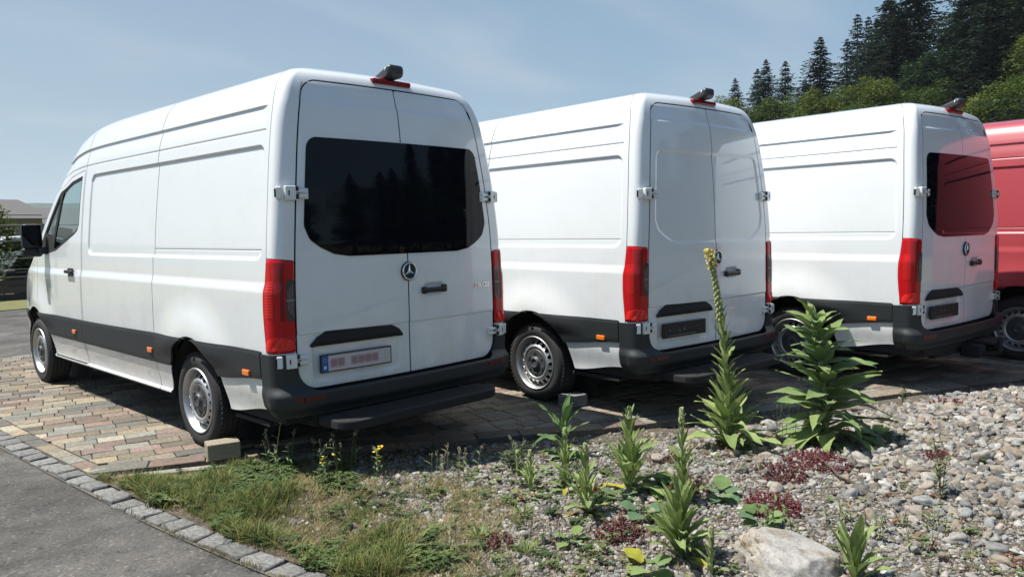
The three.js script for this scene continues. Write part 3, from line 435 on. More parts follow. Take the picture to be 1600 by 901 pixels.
// asphalt: one sheet left of the kerb and past the far end of the paving
const asphaltTex = dataTex(1024, 1024, (i, j) => { const cr = Math.abs(fbm(i / 150 + 3, j / 150, 21, 4) - 0.5), pt = fbm(i / 95 + 40, j / 60, 17, 3), st = fbm(i / 170, j / 170, 4, 4), m = fbm(i / 26, j / 26, 7, 3), g1 = hash3(i >> 1, j >> 1, 3), g2 = hash3(i, j, 4), ch = hash3(Math.floor(i / 3), Math.floor(j / 3), 6); let v = 0.255 + 0.16 * (st - 0.5) + 0.10 * (m - 0.5) + 0.07 * (g1 - 0.5) + 0.08 * (g2 - 0.5); v += 0.022 * sm(0.52, 0.62, pt) - 0.025 * sm(0.46, 0.36, pt); if (cr < 0.0022 && pt > 0.50) v -= 0.07; if (ch > 0.972) v += 0.10; if (ch < 0.04) v -= 0.07; return [v * 1.03, v, v * 0.955]; });
const asphaltBump = dataTex(512, 512, (i, j) => clamp(0.5 + 0.5 * (hash3(i >> 1, j >> 1, 3) - 0.5) + 0.5 * (fbm(i / 4, j / 4, 1, 2) - 0.5)), false);
{
  const sh = new THREE.Shape(); const zs = lineup(-7.15, 6, 0.25); sh.moveTo(-80, 60); sh.lineTo(KERB(6) + 30, 60); sh.lineTo(KERB(6) + 26, 20); sh.lineTo(KERB(6), 6);
  for (const z of zs.reverse()) sh.lineTo(KERB(z), z); sh.lineTo(80, -7.15); sh.lineTo(80, -15.2); sh.lineTo(-80, -14.2);
  const g = new THREE.ShapeGeometry(sh); const p = g.attributes.position; for (let i = 0; i < p.count; i++) p.setXYZ(i, p.getX(i), -0.03, p.getY(i)); for (let i = 0, a = g.index.array; i < a.length; i += 3) { const t = a[i]; a[i] = a[i + 1]; a[i + 1] = t; }
  const uv = g.attributes.uv; for (let i = 0; i < p.count; i++) uv.setXY(i, p.getX(i) / 4.3, p.getZ(i) / 4.3); g.computeVertexNormals();
  struct('asphalt_road', g, std(0xffffff, 0.9, { map: asphaltTex, bumpMap: asphaltBump, bumpScale: 0.004 }));
}
// ---- pavers: every stone its own piece, cut along the borders
const paverMat = std(0xffffff, 0.88, { vertexColors: true, map: grain, bumpMap: grainBump, bumpScale: 0.003 });
const TONES = [[0.30, 0.225, 0.135], [0.235, 0.185, 0.125], [0.27, 0.20, 0.14], [0.265, 0.165, 0.12], [0.20, 0.185, 0.155], [0.155, 0.145, 0.125], [0.33, 0.28, 0.20], [0.25, 0.235, 0.20], [0.29, 0.235, 0.15], [0.185, 0.14, 0.105], [0.24, 0.15, 0.125]];
function clipHalf(pg, ax, az, nx, nz) { const o = []; for (let i = 0; i < pg.length; i++) { const a = pg[i], b = pg[(i + 1) % pg.length], da = (a[0] - ax) * nx + (a[1] - az) * nz, db = (b[0] - ax) * nx + (b[1] - az) * nz; if (da >= 0) o.push(a); if ((da >= 0) !== (db >= 0)) { const t = da / (da - db); o.push([lerp(a[0], b[0], t), lerp(a[1], b[1], t)]); } } return o; }
const area = (p) => { let a = 0; for (let i = 0; i < p.length; i++) { const q = p[(i + 1) % p.length]; a += p[i][0] * q[1] - q[0] * p[i][1]; } return a / 2; };
function slab(pg, top, tone, { joint = 0.003, bev = 0.005, depth = 0.05, jit = 0.0025, rough = 0 } = {}) {
  if (area(pg) < 0) pg = pg.slice().reverse(); const P = insetPoly(pg, joint).map(([x, z]) => [x + rr(-1, 1) * rough, z + rr(-1, 1) * rough]), T = insetPoly(P, bev); const pos = [], uv = [], col = [], n = P.length, tl = rr(-jit, jit), tx = rr(-0.012, 0.012), tz = rr(-0.012, 0.012), cx = P[0][0], cz = P[0][1], ou = rnd() * 7, ov = rnd() * 7;
  const H = (x, z) => top + tl + (x - cx) * tx + (z - cz) * tz; const put = (x, y, z, k) => { pos.push(x, y, z); uv.push(x * 2.2 + ou, z * 2.2 + ov + y * 2); col.push(tone[0] * k, tone[1] * k, tone[2] * k); };
  const q = (a, b, c, k = 1) => { put(...a, k); put(...b, k); put(...c, k); };
  const t3 = T.map(([x, z]) => [x, H(x, z), z]), p3 = P.map(([x, z]) => [x, H(x, z) - bev * 0.8, z]), b3 = P.map(([x, z]) => [x, top - depth, z]);
  for (let i = 1; i + 1 < n; i++) q(t3[0], t3[i + 1], t3[i]);
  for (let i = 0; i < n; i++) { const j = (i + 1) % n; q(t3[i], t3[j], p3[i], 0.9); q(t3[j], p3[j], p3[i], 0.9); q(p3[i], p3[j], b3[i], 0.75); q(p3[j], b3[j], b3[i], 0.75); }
  const g = geoFrom(pos, null, uv); g.setAttribute('color', new THREE.Float32BufferAttribute(col, 3)); return g;
}
const mergeC = (l) => mergeGeometries(l);
{
  rnd = mulberry(21);
  const paving = struct('paving', null, null);
  // mortar bed under the joints
  const sh = new THREE.Shape(); sh.moveTo(KERB(-7.1) + 0.06, -7.1); for (const z of lineup(-7.1, -1.12, 0.3)) sh.lineTo(KERB(z) + 0.05, z); for (const e of EDGE) sh.lineTo(e[0], e[1]); sh.lineTo(12, -7.1);
  const g = new THREE.ShapeGeometry(sh), p = g.attributes.position; for (let i = 0; i < p.count; i++) p.setXYZ(i, p.getX(i), -0.016, p.getY(i)); for (let i = 0, a = g.index.array; i < a.length; i += 3) { const t = a[i]; a[i] = a[i + 1]; a[i + 1] = t; } g.computeVertexNormals();
  part('joint_sand', g, std([0.045, 0.042, 0.036], 0.95), paving);
  const ang = 0.255, ca = Math.cos(ang), sa = Math.sin(ang), list = [], rowH = 0.143;
  const tone = () => { const t = TONES[Math.floor(Math.pow(rnd(), 1.05) * TONES.length)], k = rr(0.58, 1.24), L = (t[0] + t[1] + t[2]) / 3; return t.map((c, i) => lerp(c, L, 0.30) * k * [0.975, 1.0, 0.96][i]); };
  const segs = EDGE.slice(1).map((b, i) => [EDGE[i], b]);
  for (let r = -60; r < 60; r++) { let u = -14 + rnd() * 0.2; while (u < 14) { const L = [0.18, 0.205, 0.205, 0.215, 0.23, 0.25][Math.floor(rnd() * 6)], v = r * rowH;
      let pg = [[u, v], [u + L, v], [u + L, v + rowH], [u, v + rowH]].map(([a, b]) => [a * ca - b * sa, a * sa + b * ca]); u += L;
      const cx = (pg[0][0] + pg[2][0]) / 2, cz = (pg[0][1] + pg[2][1]) / 2; if (cx < -2.1 || cx > 11 || cz < -7.3 || cz > edgeZ(cx) + 0.3) continue;
      const kx = KERB(cz) + 0.07 + 0.115; pg = clipHalf(pg, kx, cz, 1, -(KERB(cz + 0.1) - KERB(cz - 0.1)) / 0.2); pg = pg.length ? clipHalf(pg, 0, -7.1, 0, 1) : pg;
      for (const [a, b] of segs) { if (!pg.length || cx < a[0] - 0.35 || cx > b[0] + 0.35) continue; const dx = b[0] - a[0], dz = b[1] - a[1], l = Math.hypot(dx, dz), nx = dz / l, nz = -dx / l; pg = clipHalf(pg, a[0] + nx * 0.17, a[1] + nz * 0.17, nx, nz); }
      if (pg.length < 3 || Math.abs(area(pg)) < 0.0035) continue; list.push([pg, cx, cz]); } }
  // border courses along the kerb and along the rear edge
  for (let z = -7.0; z < -1.2;) { const L = rr(0.19, 0.24), z2 = Math.min(z + L, -1.14); list.push([[[KERB(z) + 0.07, z], [KERB(z) + 0.183, z], [KERB(z2) + 0.183, z2], [KERB(z2) + 0.07, z2]], KERB(z) + 0.12, z + 0.1]); z = z2; }
  for (const [a, b] of segs) { const dx = b[0] - a[0], dz = b[1] - a[1], l = Math.hypot(dx, dz), ux = dx / l, uz = dz / l, nx = uz, nz = -ux; const n = Math.max(1, Math.round(l / 0.36)); for (let k = 0; k < n; k++) { const p0 = l * k / n, p1 = l * (k + 1) / n; const q = [[a[0] + ux * p0, a[1] + uz * p0], [a[0] + ux * p1, a[1] + uz * p1]]; list.push([[q[0], q[1], [q[1][0] + nx * 0.168, q[1][1] + nz * 0.168], [q[0][0] + nx * 0.168, q[0][1] + nz * 0.168]], q[0][0], q[0][1]]); } }
  const cp = camera.position, show = list.map((e) => { const d = Math.hypot(e[1] - cp.x, e[2] - cp.z); const f = ((e[1] - cp.x) * 0.7194 - (e[2] - cp.z) * 0.6901) / d, side = Math.abs((e[1] - cp.x) * 0.6901 + (e[2] - cp.z) * 0.7194) / d; const hidden = e[1] > -0.75 && e[1] < 0.85 && e[2] < -0.55; return d + (f < 0 || side / f > 0.70 ? 100 : 0) + (hidden ? 50 : 0); });
  const order = list.map((_, i) => i).sort((a, b) => show[a] - show[b]), rest = [];
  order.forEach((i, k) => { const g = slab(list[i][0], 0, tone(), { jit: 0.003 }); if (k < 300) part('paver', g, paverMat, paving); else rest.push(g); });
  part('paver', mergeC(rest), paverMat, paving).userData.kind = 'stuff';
  // concrete haunch in front of the first pavers
  const hp = []; for (const [x0, x1] of [[-1.66, -1.26], [-1.255, -0.86], [-0.85, -0.50]]) hp.push([[x0, edgeZ(x0) + 0.012], [x1, edgeZ(x1) + 0.012], [x1 + 0.03, edgeZ(x1) + 0.115], [x0 + 0.03, edgeZ(x0) + 0.115]]);
  for (const q of hp) part('concrete_edging', slab(q, -0.022, [0.29, 0.28, 0.25], { depth: 0.08, rough: 0.006 }), paverMat, paving);
}
// ---- granite setts along the asphalt
{
  rnd = mulberry(33);
  const kerb = struct('kerb', null, null);
  const settTex = dataTex(256, 256, (i, j) => { const n = fbm(i / 22, j / 22, 3, 4), f = hash3(i, j, 2); return clamp(0.85 + 0.55 * (n - 0.5) + 0.26 * (f - 0.5)); });
  const mat = std(0xffffff, 0.85, { vertexColors: true, map: settTex, bumpMap: grainBump, bumpScale: 0.006 });
  const sett = (L, Wd, tone) => { const g0 = new RoundedBoxGeometry(L, 0.11, Wd, 4, 0.014); const g = mergeVertices(clean(g0).deleteAttribute ? (() => { const c = clean(g0); c.deleteAttribute('normal'); return c; })() : g0), p = g.attributes.position, o = rnd() * 50, col = []; for (let i = 0; i < p.count; i++) { const x = p.getX(i), y = p.getY(i), z = p.getZ(i); p.setXYZ(i, x + 0.03 * (fbm(x * 14 + o, z * 14, y * 14, 2) - 0.5), y + (y > 0 ? 0.022 * (fbm(x * 11 + o, z * 11, 3, 3) - 0.5) : 0), z + 0.022 * (fbm(x * 14, z * 14 + o, y * 14 + 5, 2) - 0.5)); col.push(...tone); } g.computeVertexNormals(); g.setAttribute('color', new THREE.Float32BufferAttribute(col, 3)); return g; };
  let z = -8.5; while (z < 4.5) { const L = rr(0.135, 0.20), k = rr(0.8, 1.2), g = sett(0.125 + rr(-0.012, 0.012), L - 0.014, [0.23 * k, 0.23 * k, 0.22 * k]); const zc = z + L / 2, m = part('granite_sett', g, mat, kerb); m.position.set(KERB(zc) + rr(-0.008, 0.008), -0.058 + rr(-0.006, 0.006) + (zc > 1.6 ? -0.006 : 0), zc); m.rotation.y = Math.atan2(KERB(zc + 0.1) - KERB(zc - 0.1), 0.2) + rr(-0.06, 0.06); m.rotation.z = rr(-0.04, 0.04); z += L + 0.004; }
  const strip = []; const bed = lineup(-8.5, 4.6, 0.2); const pos = [], idx = []; bed.forEach((zz) => { pos.push(KERB(zz) - 0.07, -0.022, zz, KERB(zz) + 0.085, -0.022, zz); }); for (let i = 0; i + 1 < bed.length; i++) { const a = i * 2; idx.push(a, a + 2, a + 1, a + 1, a + 2, a + 3); } void strip;
  part('joint_sand', geoFrom(pos, idx), std([0.10, 0.09, 0.075], 0.95), kerb);
}
// ---- planted gravel strip
const pebbleTex = (() => { const N = 1024, cell = 17, cs = N / cell | 0; const f = (x, y, c, s) => { let best = 9, id = 0, b2 = 9; const n = Math.round(N / c), xi = Math.floor(x / c), yi = Math.floor(y / c); for (let a = -1; a <= 1; a++) for (let b = -1; b <= 1; b++) { const u = ((xi + a) % n + n) % n, v = ((yi + b) % n + n) % n, px = (xi + a + hash3(u, v, s)) * c, py = (yi + b + hash3(u, v, s + 1)) * c, d = Math.hypot(x - px, y - py) / c; if (d < best) { b2 = best; best = d; id = hash3(u, v, s + 2); } else if (d < b2) b2 = d; } return [best, id, b2 - best]; }; void cs;
  const C = [[0.60, 0.58, 0.54], [0.52, 0.52, 0.51], [0.66, 0.60, 0.50], [0.45, 0.46, 0.47], [0.72, 0.70, 0.66], [0.56, 0.48, 0.40], [0.40, 0.37, 0.34], [0.62, 0.55, 0.50]];
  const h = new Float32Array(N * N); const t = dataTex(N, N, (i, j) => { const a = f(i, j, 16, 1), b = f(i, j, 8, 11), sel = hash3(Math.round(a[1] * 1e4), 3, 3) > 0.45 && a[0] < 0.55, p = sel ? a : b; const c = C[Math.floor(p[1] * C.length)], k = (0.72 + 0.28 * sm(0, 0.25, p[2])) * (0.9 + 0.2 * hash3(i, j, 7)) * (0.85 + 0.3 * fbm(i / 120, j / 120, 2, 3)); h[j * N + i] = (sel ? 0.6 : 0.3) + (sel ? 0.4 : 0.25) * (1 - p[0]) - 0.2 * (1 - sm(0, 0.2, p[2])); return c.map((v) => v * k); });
  const b = dataTex(N, N, (i, j) => h[j * N + i], false); return [t, b]; })();
const bed = struct('gravel_bed', null, null);
{
  const pos = [], uv = [], idx = [], NX = 220, NZ = 150; for (let i = 0; i <= NX; i++) for (let j = 0; j <= NZ; j++) { const t = i / NX, x0 = lerp(-1.75, 14, Math.pow(t, 1.5)); const z0 = edgeZ(x0) - 0.01, z1 = Math.max(z0 + 4.5, 6); const z = lerp(z0, z1, j / NZ); const x = x0 < -1.2 ? Math.max(x0, KERB(z) + 0.05) : x0; const xx = Math.max(x, KERB(z) + 0.05); pos.push(xx, gravelY(xx, z), z); uv.push(xx / 0.62, z / 0.62); }
  for (let i = 0; i < NX; i++) for (let j = 0; j < NZ; j++) { const a = i * (NZ + 1) + j, b = a + NZ + 1; idx.push(a, a + 1, b, b, a + 1, b + 1); }
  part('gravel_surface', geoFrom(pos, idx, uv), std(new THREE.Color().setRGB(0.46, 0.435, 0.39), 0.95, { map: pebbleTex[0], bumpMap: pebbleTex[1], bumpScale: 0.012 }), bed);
}
function pebbleGeo(seed, det, rough = 0.25) { const g = mergeVertices((() => { const q = new THREE.IcosahedronGeometry(1, det); q.deleteAttribute('normal'); q.deleteAttribute('uv'); return q; })()), p = g.attributes.position, v = new THREE.Vector3(), uv = []; for (let i = 0; i < p.count; i++) { v.fromBufferAttribute(p, i); const k = 1 + rough * (fbm(v.x * 1.3 + seed, v.y * 1.3, v.z * 1.3, 2) - 0.5) * 2; v.multiplyScalar(k); const m = 0.72; v.set(Math.sign(v.x) * Math.pow(Math.abs(v.x), 0.86), v.y * m, Math.sign(v.z) * Math.pow(Math.abs(v.z), 0.9) * 0.8); p.setXYZ(i, v.x, v.y, v.z); uv.push(v.x * 0.5 + v.y * 0.3 + seed, v.z * 0.5 + v.y * 0.4); } g.setAttribute('uv', new THREE.Float32BufferAttribute(uv, 2)); g.computeVertexNormals(); return g; }
const STONE = [[0.28, 0.27, 0.245], [0.185, 0.19, 0.187], [0.33, 0.31, 0.265], [0.27, 0.225, 0.16], [0.195, 0.155, 0.105], [0.095, 0.10, 0.105], [0.41, 0.395, 0.36], [0.235, 0.17, 0.11], [0.29, 0.25, 0.195], [0.12, 0.105, 0.09], [0.32, 0.26, 0.21], [0.225, 0.237, 0.225]];
const stoneTex = dataTex(256, 256, (i, j) => { const n = fbm(i / 40, j / 40, 3, 4), f = fbm(i / 6, j / 6, 6, 2), v = Math.abs(fbm(i / 30 + 5, j / 60, 9, 3) - 0.5); return clamp(0.93 + 0.35 * (n - 0.5) + 0.25 * (f - 0.5) + (v < 0.012 ? 0.12 : 0)); });
const stoneMats = STONE.map((c) => std(c.map((v) => lerp(v, (c[0] + c[1] + c[2]) / 3 * [1.04, 1.0, 0.93][c.indexOf(v)], 0.35)), 0.8, { map: stoneTex, bumpMap: grainBump, bumpScale: 0.002 }));
// how stony a spot is: 0 grass, 1 fine gravel, more towards cobbles
const cobbleAmt = (x, z) => clamp(sm(0.15, 1.15, (x - 0.45) * 0.62 + (z - 2.2) * 0.30 + 0.55 * (fbm(x * 1.2, z * 1.2, 6, 2) - 0.5) + 0.15) * sm(0.22, 0.5, z - edgeZ(x)));
const grassAmt = (x, z) => { const n = fbm(x * 1.7 + 9, z * 1.7, 3, 3) - 0.5; return sm(0.12, -0.25, (x + 0.93) * 0.95 + (z - 1.2) * 0.22 + n * 0.8) * sm(0.0, 0.2, z - edgeZ(x) - 0.02) ; };
{
  rnd = mulberry(55);
  const shapes = [1, 2, 3, 4, 5].map((k) => pebbleGeo(k * 7.3, 3, 0.62));
  // big cobbles, one by one
  const big = []; let tries = 0;
  while (big.length < 300 && tries++ < 90000) { const x = rr(-0.4, 5.4), z = rr(0.9, 4.2), d = z - edgeZ(x); if (d < 0.16) continue; const A = cobbleAmt(x, z); if (rnd() > Math.pow(A, 1.3) * sm(7.5, 3.5, Math.hypot(x + 3.3, z - 4.1) ) + (x > -0.3 ? 0.02 : 0)) continue; const cx = x - camera.position.x, cz = z - camera.position.z, f = cx * 0.7194 - cz * 0.6901, s = cx * 0.6901 + cz * 0.7194; if (f < 1 || s / f > 0.72) continue; const r = rr(0.019, 0.043) * (rnd() < 0.10 ? 1.45 : 1); if (big.some((b) => Math.hypot(b[0] - x, b[1] - z) < (b[2] + r) * 0.86)) continue; big.push([x, z, r]); }
  for (const [x, z, r] of big) { const m = part('cobble', shapes[Math.floor(rnd() * 5)], stoneMats[Math.floor(rnd() * stoneMats.length)], bed); m.scale.set(r * rr(0.95, 1.35), r * rr(0.75, 1.1), r * rr(0.9, 1.2)); m.position.set(x, gravelY(x, z) + r * rr(0.12, 0.36), z); m.rotation.set(rr(-0.35, 0.35), rr(0, 6.28), rr(-0.35, 0.35)); }
  // the smaller stones that fill between them
  const inst = (name, n, geo, pick) => { const M = []; const C = []; const q = new THREE.Quaternion(), e = new THREE.Euler(), m4 = new THREE.Matrix4(); let t = 0; while (M.length < n && t++ < n * 60) { const s = pick(); if (!s) continue; const [x, z, r, lift] = s; e.set(rr(-0.6, 0.6), rr(0, 6.28), rr(-0.6, 0.6)); q.setFromEuler(e); m4.compose(new THREE.Vector3(x, gravelY(x, z) + r * (lift ?? 0.3), z), q, new THREE.Vector3(r * rr(0.9, 1.5), r * rr(0.7, 1.15), r * rr(0.85, 1.2))); M.push(m4.clone()); const c = STONE[Math.floor(rnd() * STONE.length)], k = rr(0.65, 1.2), L = name === 'gravel' ? 0.55 : 0.4, mn = (c[0] + c[1] + c[2]) / 3; C.push(new THREE.Color().setRGB(lerp(c[0], lerp(mn, 0.29, 0.5), L) * k, lerp(c[1], lerp(mn, 0.275, 0.5), L) * k, lerp(c[2], lerp(mn, 0.25, 0.5), L) * k)); }
    const I = new THREE.InstancedMesh(geo, std(0xffffff, 0.92, { map: stoneTex, flatShading: name === 'gravel' }), M.length); M.forEach((m, i) => { I.setMatrixAt(i, m); I.setColorAt(i, C[i]); }); I.name = name; I.userData.kind = 'stuff'; I.castShadow = I.receiveShadow = true; bed.add(I); };
  inst('cobble', 7000, pebbleGeo(61, 2, 0.6), () => { const x = rr(-0.6, 6.5), z = rr(0.6, 5), d = z - edgeZ(x); if (d < 0.12 || rnd() > cobbleAmt(x, z) * 1.0 + 0.03) return null; return [x, z, rr(0.011, 0.031)]; });
  inst('gravel', 46000, pebbleGeo(83, 1, 0.55), () => { const x = rr(-1.3, 6.2), z = rr(-0.4, 5), d = z - edgeZ(x); if (d < 0.015) return null; const near = sm(7, 3, Math.hypot(x - camera.position.x, z - camera.position.z)); const r = rr(0.0045, 0.0125) * (rnd() < 0.10 ? 1.7 : 1); if (rnd() > (0.25 + 0.75 * near) * (1 - 0.8 * grassAmt(x, z)) * (d < 0.35 ? 0.35 : 1)) return null; return [x, z, r, 0.15]; });
}

// ------------------------------------------------------------------ rock, chocks and the plants of the strip
const groundAt = (x, z) => gravelY(x, z);
{
  const g = mergeVertices((() => { const q = new THREE.IcosahedronGeometry(1, 26); q.deleteAttribute('normal'); q.deleteAttribute('uv'); return q; })()), p = g.attributes.position, v = new THREE.Vector3(), col = [], uv = [];
  for (let i = 0; i < p.count; i++) { v.fromBufferAttribute(p, i); const n0 = v.clone();
    let k = 1 + 0.5 * (fbm(v.x * 1.2 + 5, v.y * 1.2, v.z * 1.2 + 2, 2) - 0.5); const rough = sm(0.45, 0.62, fbm(v.x * 1.6 + 1, v.y * 1.6 + 4, v.z * 1.6, 3) - 0.10 * v.y + 0.12 * v.x); k += (0.13 + 0.38 * rough) * (fbm(v.x * 6, v.y * 6, v.z * 6 + 9, 3) - 0.5) + (0.05 + 0.22 * rough) * (fbm(v.x * 17, v.y * 17, v.z * 17, 3) - 0.5) + 0.05 * (fbm(v.x * 40, v.y * 40, v.z * 40, 2) - 0.5) * rough;
    v.multiplyScalar(k); for (const [nx, ny, nz, d] of [[0.1, 0.95, 0.2, 0.62], [-0.8, 0.3, 0.4, 0.78], [0.6, 0.25, 0.75, 0.74], [0.75, 0.6, 0.1, 0.8]]) { const L = Math.hypot(nx, ny, nz), q = (v.x * nx + v.y * ny + v.z * nz) / L - d; if (q > 0) v.addScaledVector(new THREE.Vector3(nx / L, ny / L, nz / L), -q * 0.82); }
    p.setXYZ(i, v.x * 0.31, v.y * 0.185, v.z * 0.20); const o = sm(0.52, 0.66, fbm(n0.x * 2.6 + 3, n0.y * 2.6, n0.z * 2.6 + 8, 3)) * 0.55 + 0.35 * rough; const w = [0.31, 0.30, 0.28], c = [0.26, 0.21, 0.14]; col.push(...w.map((a, t) => lerp(a, c[t], clamp(o)) * (0.85 + 0.3 * fbm(n0.x * 9, n0.y * 9, n0.z * 9, 3)))); uv.push(v.x * 0.8 + v.y * 0.3, v.z * 0.8 + v.y * 0.6); }
  g.setAttribute('color', new THREE.Float32BufferAttribute(col, 3)); g.setAttribute('uv', new THREE.Float32BufferAttribute(uv, 2)); g.computeVertexNormals();
  const m = new THREE.Mesh(g, std(0xffffff, 0.9, { vertexColors: true, map: stoneTex, bumpMap: grainBump, bumpScale: 0.004 })); m.name = 'rock'; scene.add(m); m.position.set(-0.17, groundAt(-0.17, 2.72) - 0.02, 2.76); m.rotation.y = 0.72;
  tag(m, 'large pale rock with ochre stains at the bottom edge, beside the small mullein', 'rock');
}
{
  const block = (w, h, d, seed) => { const g = mergeVertices((() => { const c = clean(new RoundedBoxGeometry(w, h, d, 4, 0.008)); c.deleteAttribute('normal'); return c; })()), p = g.attributes.position; for (let i = 0; i < p.count; i++) { const x = p.getX(i), y = p.getY(i), z = p.getZ(i); p.setXYZ(i, x + 0.006 * (fbm(x * 20 + seed, y * 20, z * 20) - 0.5), y + 0.006 * (fbm(x * 18, y * 20 + seed, z * 20) - 0.5), z); } g.computeVertexNormals(); return g; };
  const a = new THREE.Mesh(block(0.21, 0.11, 0.14, 3), std([0.33, 0.29, 0.215], 0.9, { map: grain, bumpMap: grainBump, bumpScale: 0.004 })); a.name = 'stone_chock'; a.position.set(-0.985, 0.055, -0.80); a.rotation.y = -0.30; scene.add(a); tag(a, 'beige stone block lying behind the rear wheel of the nearest white van', 'block');
  const b = new THREE.Mesh(block(0.20, 0.10, 0.15, 8), std([0.21, 0.21, 0.205], 0.9, { map: grain, bumpMap: grainBump, bumpScale: 0.004 })); b.name = 'concrete_chock'; b.position.set(1.64, 0.05, 0.08); b.rotation.y = -0.25; scene.add(b); tag(b, 'grey concrete block behind the rear wheel of the windowless white van', 'block');
}
// leaves: pointed blades with a keel and a drooping tip; base at the origin, growing along +z, face up
function leafGeo(seed, { len = 1, wid = 0.27, droop = 0.35, wave = 0.02, peak = 0.42, keel = 0.18, n = 8, m = 4 } = {}) {
  const pos = [], uv = [], idx = []; for (let i = 0; i <= n; i++) { const t = i / n, w = wid * 0.5 * (t < peak ? Math.pow(Math.sin(t / peak * Math.PI / 2) * 0.82 + 0.18, 1) : Math.pow(Math.cos((t - peak) / (1 - peak) * Math.PI / 2), 0.85)); for (let j = 0; j <= m; j++) { const s = j / m * 2 - 1; const yy = -droop * t * t * len + Math.abs(s) * w * keel * 2 + wave * Math.sin(t * 13 + seed + s * 2) * Math.abs(s) - 0.0; pos.push(s * w, yy, t * len * (1 - droop * droop * t * 0.35)); uv.push(s * 0.5 + 0.5, t); } }
  for (let i = 0; i < n; i++) for (let j = 0; j < m; j++) { const a = i * (m + 1) + j, b = a + m + 1; idx.push(a, b, a + 1, b, b + 1, a + 1); } return geoFrom(pos, idx, uv);
}
const leafTex = dataTex(128, 256, (i, j) => { const s = Math.abs(i / 127 * 2 - 1), t = j / 255, vein = Math.max(sm(0.07, 0.0, s), 0.5 * sm(0.16, 0.0, Math.abs(((t * 11 - s * 1.6) % 1 + 1) % 1 - 0.5) * (s > 0.04 ? 1 : 9))), n = fbm(i / 9, j / 9, 3, 3); const k = 0.93 + 0.20 * (n - 0.5); return [k * (0.92 + 0.08 * vein), k, k * (0.86 + 0.12 * vein)]; });
const leafM = (c, tr = 0.35) => phy(c, 0.75, { map: leafTex, transmission: tr, thickness: 0, side: THREE.DoubleSide, specularIntensity: 0.35, sheen: 0.2, sheenRoughness: 0.6, sheenColor: new THREE.Color(0.6, 0.65, 0.5) });
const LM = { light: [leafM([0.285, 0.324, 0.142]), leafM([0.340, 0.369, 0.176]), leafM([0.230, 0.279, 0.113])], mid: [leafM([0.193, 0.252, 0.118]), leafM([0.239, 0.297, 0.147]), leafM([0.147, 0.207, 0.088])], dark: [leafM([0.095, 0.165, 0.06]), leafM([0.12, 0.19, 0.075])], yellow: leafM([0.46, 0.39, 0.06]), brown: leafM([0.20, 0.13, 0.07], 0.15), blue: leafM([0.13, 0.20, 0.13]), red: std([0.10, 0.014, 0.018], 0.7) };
const LG = [1, 2, 3, 4, 5].map((k) => leafGeo(k * 1.7, { droop: [0.12, 0.3, 0.5, 0.22, 0.62][k - 1], wid: 0.21 + 0.02 * k, wave: 0.012 + 0.006 * k })), LGw = [4, 5, 6, 7].map((k) => leafGeo(k * 1.3, { droop: [0.3, 0.55, 0.42, 0.7][k - 4], wid: 0.30 + 0.025 * (k % 3), wave: 0.03, keel: 0.12 })), LGs = [6, 7, 8].map((k) => leafGeo(k, { droop: 0.04 + 0.1 * (k - 6), wid: 0.28, wave: 0.014 }));
const stemM = std([0.22, 0.26, 0.11], 0.85), budM = std([0.27, 0.30, 0.13], 0.85), flowerM = phy([0.66, 0.55, 0.16], 0.7, { transmission: 0.2, thickness: 0, side: THREE.DoubleSide });
const qU = new THREE.Quaternion(), eU = new THREE.Euler();
